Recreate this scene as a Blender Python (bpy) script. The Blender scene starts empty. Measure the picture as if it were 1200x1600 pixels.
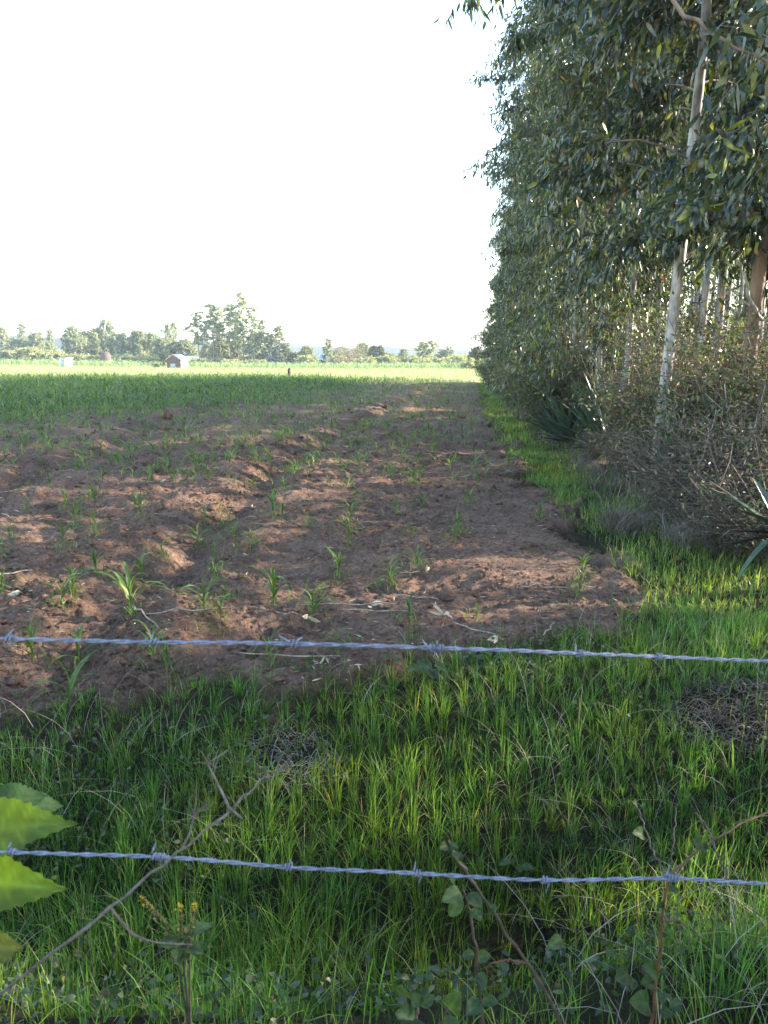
import bpy, math, random
import numpy as np

# ------------------------------------------------------------------ camera, sky, sun, exposure
SC = bpy.context.scene
COL = SC.collection
CAM_H, PITCH, FPX = 1.6, math.radians(11.5), 1200.0
cam_d = bpy.data.cameras.new('camera')
cam_d.sensor_fit = 'VERTICAL'; cam_d.sensor_height = 36.0; cam_d.lens = 27.0
cam_d.clip_start = 0.05; cam_d.clip_end = 20000
cam_d.dof.use_dof = True; cam_d.dof.focus_distance = 5.0; cam_d.dof.aperture_fstop = 12.0
cam = bpy.data.objects.new('camera', cam_d); COL.objects.link(cam)
cam.location = (0, 0, CAM_H); cam.rotation_euler = (math.radians(90) - PITCH, 0, 0)
SC.camera = cam

SUN_EL, SUN_FRONT = math.radians(21), math.radians(13)      # low sun at the right, a little ahead
w = bpy.data.worlds.new('World'); SC.world = w; w.use_nodes = True
nt = w.node_tree; nt.nodes.clear()
sky = nt.nodes.new('ShaderNodeTexSky'); sky.sky_type = 'NISHITA'; sky.sun_disc = False
sky.sun_elevation = SUN_EL; sky.sun_rotation = math.radians(90) - SUN_FRONT
sky.air_density = 1.25; sky.dust_density = 0.35; sky.ozone_density = 0.8
bg = nt.nodes.new('ShaderNodeBackground'); bg.inputs[1].default_value = 0.15
wo = nt.nodes.new('ShaderNodeOutputWorld')
nt.links.new(sky.outputs[0], bg.inputs[0]); nt.links.new(bg.outputs[0], wo.inputs[0])

sun_d = bpy.data.lights.new('sun', 'SUN'); sun_d.energy = 5.0; sun_d.angle = math.radians(0.6)
sun_d.color = (1.0, 0.86, 0.68)
sun = bpy.data.objects.new('sun', sun_d); COL.objects.link(sun)
sun.rotation_euler = (math.pi / 2 - SUN_EL, 0, math.pi / 2 + SUN_FRONT)

SC.view_settings.view_transform = 'Standard'; SC.view_settings.look = 'None'
SC.view_settings.gamma = 1.0; SC.view_settings.use_curve_mapping = False
SC.view_settings.exposure = 2.4
SC.cycles.max_bounces = 8; SC.cycles.diffuse_bounces = 3; SC.cycles.transmission_bounces = 4
SC.cycles.volume_bounces = 0; SC.cycles.caustics_reflective = False; SC.cycles.caustics_refractive = False
SC.cycles.use_denoising = True

# ------------------------------------------------------------------ helpers
RNG = np.random.default_rng(11)
PI = math.pi

def tag(o, label=None, cat=None, group=None, kind=None):
    if label: o['label'] = label
    if cat: o['category'] = cat
    if group: o['group'] = group
    if kind: o['kind'] = kind
    return o

def empty(name, loc=(0, 0, 0), rz=0.0):
    o = bpy.data.objects.new(name, None); COL.objects.link(o)
    o.empty_display_size = 0.1
    o.location = loc; o.rotation_euler = (0, 0, rz)
    return o

def thing(name, label, cat, loc=(0, 0, 0), rz=0.0, group=None):
    return tag(empty(name, loc, rz), label, cat, group)

def link(name, me, parent=None):
    o = bpy.data.objects.new(name, me); COL.objects.link(o)
    if parent is not None: o.parent = parent
    return o

def mesh(name, V, faces, mat=None, col=None, smooth=False):
    """faces: list of int arrays (M,3) or (M,4)"""
    V = np.asarray(V, dtype=np.float32)
    faces = [np.asarray(f, dtype=np.int32) for f in faces if len(f)]
    me = bpy.data.meshes.new(name)
    me.vertices.add(len(V)); me.vertices.foreach_set('co', V.ravel())
    loops = np.concatenate([f.ravel() for f in faces])
    sizes = np.concatenate([np.full(len(f), f.shape[1], np.int32) for f in faces])
    starts = np.concatenate([[0], np.cumsum(sizes)[:-1]]).astype(np.int32)
    me.loops.add(len(loops)); me.loops.foreach_set('vertex_index', loops)
    me.polygons.add(len(sizes)); me.polygons.foreach_set('loop_start', starts)
    try: me.polygons.foreach_set('loop_total', sizes)
    except Exception: pass
    if smooth: me.polygons.foreach_set('use_smooth', np.ones(len(sizes), bool))
    if col is not None:
        a = me.color_attributes.new('Col', 'FLOAT_COLOR', 'POINT')
        c = np.ones((len(V), 4), np.float32); c[:, :3] = np.clip(col, 0, 1)
        a.data.foreach_set('color', c.ravel())
    me.update(calc_edges=True)
    if mat is not None: me.materials.append(mat)
    return me

class MB:
    def __init__(s): s.V, s.T, s.Q, s.C, s.n = [], [], [], [], 0
    def add(s, V, T=None, Q=None, C=None):
        V = np.asarray(V, float)
        if T is not None and len(T): s.T.append(np.asarray(T) + s.n)
        if Q is not None and len(Q): s.Q.append(np.asarray(Q) + s.n)
        if C is None: C = (0.5, 0.5, 0.5)
        C = np.asarray(C, float)
        if C.ndim == 1: C = np.repeat(C[None], len(V), 0)
        s.V.append(V); s.C.append(C); s.n += len(V)
    def tube(s, P, R, sides=6, C=None, cap=False):
        V, Q = tube(P, R, sides); s.add(V, None, Q, C)
    def me(s, name, mat, smooth=False):
        f = []
        if s.T: f.append(np.concatenate(s.T))
        if s.Q: f.append(np.concatenate(s.Q))
        return mesh(name, np.concatenate(s.V), f, mat, np.concatenate(s.C), smooth)
    def obj(s, name, mat, parent=None, smooth=False):
        return link(name, s.me(name, mat, smooth), parent)

def tube(P, R, sides=6):
    P = np.asarray(P, float); n = len(P)
    R = np.broadcast_to(np.asarray(R, float), (n,))
    T = np.gradient(P, axis=0); T /= np.linalg.norm(T, axis=1)[:, None] + 1e-12
    ref = np.array([0.0, 0, 1]) if abs(T[:, 2].mean()) < 0.85 else np.array([1.0, 0, 0])
    A = np.cross(T, ref); A /= np.linalg.norm(A, axis=1)[:, None] + 1e-12
    B = np.cross(T, A)
    th = np.linspace(0, 2 * PI, sides, endpoint=False)
    V = P[:, None] + R[:, None, None] * (np.cos(th)[None, :, None] * A[:, None] + np.sin(th)[None, :, None] * B[:, None])
    i = np.arange(n - 1)[:, None] * sides; k = np.arange(sides)[None]; k2 = (k + 1) % sides
    Q = np.stack([i + k, i + k2, i + sides + k2, i + sides + k], -1).reshape(-1, 4)
    V = V.reshape(-1, 3)
    # close both ends with a point each
    V = np.concatenate([V, P[:1], P[-1:]])
    a, b = len(V) - 2, len(V) - 1
    kk = np.arange(sides); k2 = (kk + 1) % sides
    Q0 = np.stack([np.full(sides, a), k2, kk, kk], -1)
    # use quads only for the side; ends as degenerate-free: skip the caps (radii taper)
    return V[:-2], Q

def bez(pts, n=24):
    P = np.array(pts, float); t = np.linspace(0, 1, len(P)); s = np.linspace(0, 1, n)
    Q = np.stack([np.interp(s, t, P[:, i]) for i in range(3)], -1)
    for _ in range(2): Q[1:-1] = (Q[:-2] + 2 * Q[1:-1] + Q[2:]) / 4
    return Q

def _h(ix, iy, s):
    h = (ix.astype(np.int64) * 374761393 + iy.astype(np.int64) * 668265263 + s * 1442695041) & 0xFFFFFFFF
    h = ((h ^ (h >> 13)) * 1274126177) & 0xFFFFFFFF
    return ((h ^ (h >> 16)) & 0xFFFF) / 32767.5 - 1.0

def vn(x, y, s=0):
    x = np.asarray(x, float); y = np.asarray(y, float)
    ix, iy = np.floor(x), np.floor(y); fx, fy = x - ix, y - iy
    fx = fx * fx * fx * (fx * (fx * 6 - 15) + 10); fy = fy * fy * fy * (fy * (fy * 6 - 15) + 10)
    ix = ix.astype(np.int64); iy = iy.astype(np.int64)
    a, b = _h(ix, iy, s), _h(ix + 1, iy, s); c, d = _h(ix, iy + 1, s), _h(ix + 1, iy + 1, s)
    return (a * (1 - fx) + b * fx) * (1 - fy) + (c * (1 - fx) + d * fx) * fy

def fbm(x, y, o=3, s=0, g=0.5):
    r, a = 0.0, 1.0
    for k in range(o):
        r = r + a * vn(x * 2 ** k + 17.3 * k, y * 2 ** k - 9.1 * k, s + k); a *= g
    return r

def sstep(e0, e1, v):
    t = np.clip((v - e0) / (e1 - e0), 0, 1); return t * t * (3 - 2 * t)

# ------------------------------------------------------------------ terrain
XE_Y = [4.0, 4.3, 5, 7, 8.6, 14.6, 23.5, 40, 58, 75, 400]
XE_X = [0.9, 1.35, 1.74, 1.98, 1.9, 2.25, 3.1, 5.0, 7.2, 9.3, 40]
def xe(y): return np.interp(y, XE_Y, XE_X)                        # right border of the ploughed soil
def ye(x): return np.interp(x, [-6, -2, -0.5, 0.3, 1.0, 1.5], [3.15, 3.3, 3.58, 3.8, 4.0, 4.4])
FUR_Y = [3, 5, 12.1, 28, 45]; FUR_X = [-1.9, -1.62, -1.42, 0.9, 3.3]

def soil_mask(x, y):
    n = 0.24 * fbm(x * 2.1, y * 2.1, 4, 5, 0.6)
    return sstep(-0.10, 0.20, y - ye(x) + n) * sstep(-0.16, 0.26, xe(y) - x + n * 1.3)

def litter_mask(x, y):
    n = 0.5 * fbm(x * 0.8, y * 0.8, 3, 9)
    off = np.interp(y, [3.5, 5, 6, 7.5, 12, 25], [3.2, 2.2, 1.2, 0.55, 0.9, 0.8])
    return sstep(-0.2, 0.3, x - xe(y) - off + n) * sstep(2.4, 3.6, y) 

def H(x, y):
    x = np.asarray(x, float); y = np.asarray(y, float)
    s = soil_mask(x, y)
    yy = y + 0.14 * fbm(x * 0.9, y * 0.4, 2, 3)
    z = np.interp(yy, [-9, 1.35, 1.75, 2.2, 2.6, 3.1, 3.6, 4.1], [0.0, 0.0, -0.05, -0.46, -0.52, -0.26, -0.07, 0.0])
    z = z + 0.03 * fbm(x * 1.3, y * 1.3, 3, 21) * (1 - s) - 0.3 * np.exp(-((x - 0.62) / 0.34) ** 2 - ((y - 2.35) / 0.17) ** 2)
    # ploughed relief
    lum = 0.06 * fbm(x * 0.55 + 0.25 * y, y * 1.05, 2, 31) + 0.052 * fbm(x * 1.5, y * 2.4, 2, 41)
    rid = 1 - np.abs(fbm(x * 3.1, y * 4.4, 2, 51)); lum = lum + 0.042 * (rid - 0.6)
    fine = 0.030 * np.abs(fbm(x * 7, y * 7.5, 2, 61)) + 0.020 * fbm(x * 16, y * 16, 2, 71) * (0.4 + 0.6 * sstep(-0.3, 0.6, fbm(x * 2.3, y * 2.3, 2, 73))) + 0.009 * fbm(x * 37, y * 37, 2, 75)
    track = sstep(0.0, 0.25, xe(y) - x - 0.15) * (1 - sstep(0.9, 1.4, xe(y) - x))
    rough = (1 - 0.55 * track) * (1 - sstep(60, 100, y))
    fd = x - np.interp(y, FUR_Y, FUR_X) + 0.12 * fbm(y * 0.7, y * 0, 2, 81)
    fur = -0.15 * np.exp(-(fd / 0.22) ** 2) + 0.095 * np.exp(-((fd + 0.56) / 0.30) ** 2) + 0.05 * np.exp(-((fd - 0.5) / 0.25) ** 2)
    fur = fur * (1 - sstep(30, 45, y)) * (0.8 + 0.2 * vn(y * 0.8, y * 0 + 3, 91))
    fd2 = x - np.interp(y, [3, 8, 30], [-3.9, -4.1, -6]) + 0.25 * fbm(y * 0.6, y * 0, 2, 83)
    fur = fur + (-0.10 * np.exp(-(fd2 / 0.25) ** 2) + 0.08 * np.exp(-((fd2 + 0.55) / 0.3) ** 2)) * (1 - sstep(20, 30, y))
    z = z + s * (0.07 + (lum + fine) * rough + fur)
    # bank of the edge on the right
    lt = litter_mask(x, y)
    z = z + lt * (0.08 + 0.05 * fbm(x * 2.1, y * 2.1, 3, 25))
    # far ground: falls gently, a little higher on the left
    z = z - 0.5 * sstep(60, 140, y) - 1.5 * sstep(140, 400, y)
    z = z + np.clip((-x - 22) * 0.014, 0, 1.4) * sstep(60, 110, y)
    z = z - 4 * sstep(250, 700, y)
    return z

def ray(px, py):
    a, b = (px - 600) / FPX, (800 - py) / FPX
    c, s = math.cos(PITCH), math.sin(PITCH)
    return np.array([a, c + b * s, -s + b * c])

def at(px, py, d):
    return np.array([0, 0, CAM_H]) + ray(px, py) * d

def gp(px, py, tmax=260):
    r = ray(px, py)
    t = np.exp(np.linspace(math.log(0.8), math.log(tmax), 1500))
    P = np.array([0, 0, CAM_H])[None] + r[None] * t[:, None]
    below = np.nonzero(P[:, 2] < H(P[:, 0], P[:, 1]))[0]
    p = P[below[0]] if len(below) else P[-1]
    return np.array([p[0], p[1], float(H(p[0], p[1]))])

def gxy(x, y): return np.array([x, y, float(H(x, y))])

# ------------------------------------------------------------------ materials
def mat_nodes(name):
    m = bpy.data.materials.new(name); m.use_nodes = True
    n = m.node_tree; b = n.nodes['Principled BSDF']
    return m, n, b

def N(n, t, **kw):
    x = n.nodes.new(t)
    for k, v in kw.items(): setattr(x, k, v)
    return x

def leaf_mat(name, rough=0.5, trans=0.3, spec=0.5, coat=0.0):
    m, n, b = mat_nodes(name)
    at_ = N(n, 'ShaderNodeAttribute'); at_.attribute_name = 'Col'
    no = N(n, 'ShaderNodeTexNoise'); no.inputs['Scale'].default_value = 14; no.inputs['Detail'].default_value = 3
    geo = N(n, 'ShaderNodeNewGeometry'); n.links.new(geo.outputs['Position'], no.inputs['Vector'])
    mr = N(n, 'ShaderNodeMapRange'); mr.inputs[1].default_value = 0.3; mr.inputs[2].default_value = 0.7
    mr.inputs[3].default_value = 0.75; mr.inputs[4].default_value = 1.25
    n.links.new(no.outputs[0], mr.inputs[0])
    mx = N(n, 'ShaderNodeVectorMath', operation='SCALE')
    n.links.new(at_.outputs['Color'], mx.inputs[0]); n.links.new(mr.outputs[0], mx.inputs['Scale'])
    n.links.new(mx.outputs[0], b.inputs['Base Color'])
    b.inputs['Roughness'].default_value = rough
    b.inputs['Specular IOR Level'].default_value = spec
    if trans > 0:
        tr = N(n, 'ShaderNodeBsdfTranslucent')
        br = N(n, 'ShaderNodeMixRGB', blend_type='MULTIPLY'); br.inputs[0].default_value = 1.0
        br.inputs[2].default_value = (1.5, 1.6, 0.7, 1)
        n.links.new(mx.outputs[0], br.inputs[1]); n.links.new(br.outputs[0], tr.inputs[0])
        ms = N(n, 'ShaderNodeMixShader'); ms.inputs[0].default_value = trans
        n.links.new(b.outputs[0], ms.inputs[1]); n.links.new(tr.outputs[0], ms.inputs[2])
        n.links.new(ms.outputs[0], n.nodes['Material Output'].inputs[0])
    return m

def simple_mat(name, c1, c2, scale=8, rough=0.85, bump=0.3, stretch=(1, 1, 1), detail=6, use_col=False, spec=0.3, metal=0.0):
    m, n, b = mat_nodes(name)
    tc = N(n, 'ShaderNodeTexCoord'); mp = N(n, 'ShaderNodeMapping'); mp.inputs['Scale'].default_value = stretch
    n.links.new(tc.outputs['Object'], mp.inputs[0])
    no = N(n, 'ShaderNodeTexNoise'); no.inputs['Scale'].default_value = scale; no.inputs['Detail'].default_value = detail
    n.links.new(mp.outputs[0], no.inputs['Vector'])
    cr = N(n, 'ShaderNodeValToRGB'); cr.color_ramp.elements[0].position = 0.35; cr.color_ramp.elements[1].position = 0.65
    cr.color_ramp.elements[0].color = (*c1, 1); cr.color_ramp.elements[1].color = (*c2, 1)
    n.links.new(no.outputs[0], cr.inputs[0])
    out = cr.outputs[0]
    if use_col:
        a = N(n, 'ShaderNodeAttribute'); a.attribute_name = 'Col'
        mu = N(n, 'ShaderNodeMixRGB', blend_type='MULTIPLY'); mu.inputs[0].default_value = 1
        n.links.new(out, mu.inputs[1]); n.links.new(a.outputs['Color'], mu.inputs[2]); out = mu.outputs[0]
    n.links.new(out, b.inputs['Base Color'])
    b.inputs['Roughness'].default_value = rough; b.inputs['Specular IOR Level'].default_value = spec
    b.inputs['Metallic'].default_value = metal
    if bump:
        bp = N(n, 'ShaderNodeBump'); bp.inputs['Strength'].default_value = bump; bp.inputs['Distance'].default_value = 0.01
        n.links.new(no.outputs[0], bp.inputs['Height']); n.links.new(bp.outputs[0], b.inputs['Normal'])
    return m

M = {}
M['euc'] = leaf_mat('eucalyptus_leaf', 0.25, 0.34, 0.8)
M['leaf'] = leaf_mat('bush_leaf', 0.5, 0.25, 0.45)
M['grass'] = leaf_mat('grass_blade', 0.5, 0.45, 0.35)
M['maize'] = leaf_mat('maize_leaf', 0.45, 0.35, 0.4)
M['farleaf'] = leaf_mat('far_leaf', 0.6, 0.35, 0.3)
M['straw'] = leaf_mat('dry_straw', 0.7, 0.1, 0.25)
M['twig'] = simple_mat('dry_twig', (0.06, 0.047, 0.04), (0.19, 0.155, 0.135), 8, 0.9, 0.3)
M['bark'] = simple_mat('pale_bark', (0.12, 0.105, 0.10), (0.46, 0.45, 0.455), 9, 0.8, 0.6, (1.6, 1.6, 0.5), 10)
M['bark_brown'] = simple_mat('brown_bark', (0.10, 0.075, 0.06), (0.26, 0.2, 0.165), 7, 0.9, 0.6, (1.5, 1.5, 0.3), 8)
M['bark_limb'] = simple_mat('limb_bark', (0.10, 0.08, 0.07), (0.24, 0.2, 0.18), 9, 0.85, 0.3)
M['wire'] = simple_mat('galvanised_wire', (0.095, 0.112, 0.175), (0.20, 0.228, 0.325), 160, 0.5, 0.15, metal=0.3, spec=0.5)
M['stem'] = simple_mat('weed_stem', (0.035, 0.03, 0.026), (0.09, 0.07, 0.055), 40, 0.7, 0.3)
M['stem_red'] = simple_mat('red_stem', (0.065, 0.037, 0.027), (0.16, 0.08, 0.04), 30, 0.6, 0.2)
M['stalk'] = simple_mat('dry_stalk_bark', (0.07, 0.06, 0.056), (0.16, 0.135, 0.125), 90, 0.85, 0.4)

# ground: one sheet, four cover types by mask (R soil, G litter, B crop)
def ground_mat():
    m, n, b = mat_nodes('ground_cover')
    a = N(n, 'ShaderNodeAttribute'); a.attribute_name = 'Col'
    sep = N(n, 'ShaderNodeSeparateColor'); n.links.new(a.outputs['Color'], sep.inputs[0])
    geo = N(n, 'ShaderNodeNewGeometry')
    def noise(s, d=5, r=0.6):
        x = N(n, 'ShaderNodeTexNoise'); x.inputs['Scale'].default_value = s; x.inputs['Detail'].default_value = d
        x.inputs['Roughness'].default_value = r
        n.links.new(geo.outputs['Position'], x.inputs['Vector']); return x
    def ramp(src, stops):
        c = N(n, 'ShaderNodeValToRGB'); e = c.color_ramp.elements
        e[0].position, e[0].color = stops[0][0], (*stops[0][1], 1)
        e[1].position, e[1].color = stops[-1][0], (*stops[-1][1], 1)
        for p, cc in stops[1:-1]:
            q = e.new(p); q.color = (*cc, 1)
        n.links.new(src, c.inputs[0]); return c.outputs[0]
    def mix(f, x, y):
        q = N(n, 'ShaderNodeMixRGB'); n.links.new(f, q.inputs[0]); n.links.new(x, q.inputs[1]); n.links.new(y, q.inputs[2]); return q.outputs[0]
    n1, n2, n3 = noise(2.2, 6, 0.65), noise(34, 4, 0.7), noise(0.5, 3)
    soil_a = ramp(n1.outputs[0], [(0.32, (0.112, 0.067, 0.050)), (0.48, (0.195, 0.120, 0.089)), (0.68, (0.32, 0.21, 0.158))])
    soil_b = ramp(n2.outputs[0], [(0.32, (0.072, 0.044, 0.034)), (0.52, (0.195, 0.125, 0.095)), (0.72, (0.38, 0.27, 0.21))])
    sm = N(n, 'ShaderNodeMixRGB'); sm.inputs[0].default_value = 0.5; n.links.new(soil_a, sm.inputs[1]); n.links.new(soil_b, sm.inputs[2])
    gr = ramp(n2.outputs[0], [(0.3, (0.025, 0.02, 0.013)), (0.7, (0.045, 0.045, 0.02))])
    li = ramp(n2.outputs[0], [(0.25, (0.07, 0.05, 0.04)), (0.5, (0.14, 0.11, 0.09)), (0.75, (0.24, 0.2, 0.17))])
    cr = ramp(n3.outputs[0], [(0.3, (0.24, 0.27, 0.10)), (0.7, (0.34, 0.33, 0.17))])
    c = mix(sep.outputs[0], gr, sm.outputs[0])
    c = mix(sep.outputs[1], c, li)
    c = mix(sep.outputs[2], c, cr)
    n.links.new(c, b.inputs['Base Color'])
    b.inputs['Roughness'].default_value = 0.95; b.inputs['Specular IOR Level'].default_value = 0.12
    bn, bm = noise(48, 6, 0.75), noise(11, 4, 0.6)
    bp = N(n, 'ShaderNodeBump'); bp.inputs['Strength'].default_value = 1.0; bp.inputs['Distance'].default_value = 0.03
    bq = N(n, 'ShaderNodeBump'); bq.inputs['Strength'].default_value = 0.8; bq.inputs['Distance'].default_value = 0.12
    n.links.new(bm.outputs[0], bq.inputs['Height']); n.links.new(bq.outputs[0], bp.inputs['Normal'])
    n.links.new(bn.outputs[0], bp.inputs['Height']); n.links.new(bp.outputs[0], b.inputs['Normal'])
    return m
M['ground'] = ground_mat()

# ------------------------------------------------------------------ the ground sheet
def build_ground():
    ys = np.concatenate([np.linspace(-12, 0.6, 14), np.exp(np.linspace(math.log(0.8), math.log(3.3), 60, endpoint=False)), np.exp(np.linspace(math.log(3.3), math.log(14), 460, endpoint=False)), np.exp(np.linspace(math.log(14), math.log(70), 120)),
                         np.exp(np.linspace(math.log(72), math.log(1900), 60))])
    tin = np.linspace(-0.57, 0.57, 330)
    out = np.exp(np.linspace(math.log(0.61), math.log(6), 24))
    ts = np.concatenate([-out[::-1], tin, out])
    Y, T = np.meshgrid(ys, ts, indexing='ij')
    X = T * (np.maximum(Y, 0) + 1.6 + np.where(Y < 0, 6, 0) * 0)
    Z = H(X, Y)
    ny, nx = Y.shape
    i = np.arange(ny - 1)[:, None] * nx; k = np.arange(nx - 1)[None]
    Q = np.stack([i + k, i + k + 1, i + nx + k + 1, i + nx + k], -1).reshape(-1, 4)
    s = soil_mask(X, Y) * (1 - 0.0 * X); lt = litter_mask(X, Y) * (1 - sstep(50, 54, Y))
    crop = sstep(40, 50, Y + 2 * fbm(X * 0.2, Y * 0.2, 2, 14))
    C = np.stack([s, lt, crop], -1).reshape(-1, 3)
    V = np.stack([X, Y, Z], -1).reshape(-1, 3)
    return link('ground', mesh('ground', V, [Q], M['ground'], C, True))
g = build_ground(); tag(g, kind='structure')

# ------------------------------------------------------------------ hills on the horizon
M['hill'] = simple_mat('hill_cover', (0.03, 0.045, 0.045), (0.055, 0.07, 0.055), 0.02, 0.95, 0.0)
def hill(name, dist, az0, az1, prof, seed, depth=150):
    az = np.linspace(az0, az1, 160)
    px = 600 + np.tan(az) * 1200 / math.cos(PITCH)
    top = np.interp(px, [p[0] for p in prof], [p[1] for p in prof])
    top = top + 2.0 * fbm(az * 40, az * 0, 3, seed)
    top = np.array([CAM_H + dist * (ray(600, t)[2] / ray(600, t)[1]) for t in top])
    rows = []
    for j, f in enumerate([0, 0.3, 0.6, 0.85, 1.0, 1.1]):
        r = (dist - depth + depth * f) / np.cos(az)
        z = -9 + (top + 9) * [0, 0.35, 0.7, 0.92, 1.0, 0.6][j]
        z = z + (0 if j in (0, 4) else 1) * 3.0 * vn(az * 55, az * 0 + j * 2.7, seed + 7)
        rows.append(np.stack([r * np.sin(az), r * np.cos(az), z], -1))
    V = np.stack(rows); ny, nx = V.shape[:2]
    i = np.arange(ny - 1)[:, None] * nx; k = np.arange(nx - 1)[None]
    Q = np.stack([i + k, i + k + 1, i + nx + k + 1, i + nx + k], -1).reshape(-1, 4)
    o = link(name, mesh(name, V.reshape(-1, 3), [Q], M['hill'], None, True)); tag(o, kind='structure'); return o
hill('hills', 520, -1.0, 1.0, [(-900, 520), (0, 523), (110, 528), (300, 541), (470, 543), (620, 543), (700, 548), (760, 547), (1100, 540), (2000, 530)], 3)
hill('hills', 640, -1.0, 1.0, [(-900, 530), (0, 535), (300, 536), (450, 537), (600, 549), (700, 552), (800, 549), (2000, 540)], 9)

# ------------------------------------------------------------------ leaf, blade and tree generators
def unit(v): return v / (np.linalg.norm(v, axis=-1, keepdims=True) + 1e-12)

def leaves(P, D, L, W, C, rng, hi=False, fold=0.25):
    """lance-shaped leaves from P along D. returns V,T,C"""
    n = len(P); D = unit(D)
    S = unit(np.cross(D, rng.normal(size=(n, 3)))); U = np.cross(S, D)
    L = np.asarray(L)[:, None]; W = np.asarray(W)[:, None]
    if not hi:
        lift = U * W * fold
        V = np.stack([P, P + D * L * 0.42 + S * W * 0.5 + lift, P + D * L, P + D * L * 0.42 - S * W * 0.5 + lift], 1)
        base = np.arange(n)[:, None] * 4
        T = np.concatenate([base + [0, 1, 2], base + [0, 2, 3]]); k = 4
    else:
        cur = U * L * rng.uniform(-0.18, 0.18, (n, 1))
        l1, l2 = U * W * fold, U * W * fold * 0.8
        V = np.stack([P, P + D * L * 0.28 + S * W * 0.46 + l1, P + D * L * 0.28 - S * W * 0.46 + l1,
                      P + D * L * 0.62 + S * W * 0.40 + l2 + cur * 0.5, P + D * L * 0.62 - S * W * 0.40 + l2 + cur * 0.5,
                      P + D * L + cur, P + D * L * 0.45 + cur * 0.2], 1)
        V = V[:, :6]
        base = np.arange(n)[:, None] * 6
        T = np.concatenate([base + f for f in ([0, 1, 2], [1, 3, 2], [3, 4, 2], [3, 5, 4])]); k = 6
    CC = np.repeat(C[:, None], k, 1).reshape(-1, 3)
    return V.reshape(-1, 3), T, CC

PAL_EUC = np.array([[0.036, 0.056, 0.041], [0.053, 0.078, 0.048], [0.075, 0.10, 0.048], [0.105, 0.127, 0.066], [0.21, 0.22, 0.035], [0.19, 0.11, 0.055]])
def pal(rng, n, P, p):
    c = P[rng.choice(len(P), n, p=p)]
    return c * rng.uniform(0.75, 1.3, (n, 1))

def blades(P, h, wd, az, bend, cb, ct, rng, segs=3):
    n = len(P)
    s = np.linspace(0, 1, segs + 1)
    dirx = np.stack([np.cos(az), np.sin(az), np.zeros(n)], -1)
    yaw = az + PI / 2 + rng.uniform(-0.9, 0.9, n)
    sid = np.stack([np.cos(yaw), np.sin(yaw), np.zeros(n)], -1)
    rows = []
    for j, t in enumerate(s):
        c = P + np.array([0, 0, 1.0]) * (h * (t - 0.38 * bend * t ** 2.2))[:, None] + dirx * (h * (0.25 * bend * t + 0.75 * bend * t ** 2))[:, None]
        ww = wd * (1 - t ** 1.7) * (0.75 + 0.5 * min(t * 2, 1))
        if j < segs: rows += [c - sid * ww[:, None] * 0.5, c + sid * ww[:, None] * 0.5]
        else: rows += [c]
    V = np.stack(rows, 1); k = V.shape[1]
    b = np.arange(n)[:, None] * k
    F = []
    for j in range(segs - 1):
        F += [b + [2 * j, 2 * j + 1, 2 * j + 3], b + [2 * j, 2 * j + 3, 2 * j + 2]]
    F += [b + [2 * segs - 2, 2 * segs - 1, 2 * segs]]
    tt = np.array(sum([[t, t] for t in s[:-1]], []) + [1.0])
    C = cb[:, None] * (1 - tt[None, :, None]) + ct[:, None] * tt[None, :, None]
    return V.reshape(-1, 3), np.concatenate(F), C.reshape(-1, 3)

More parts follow.
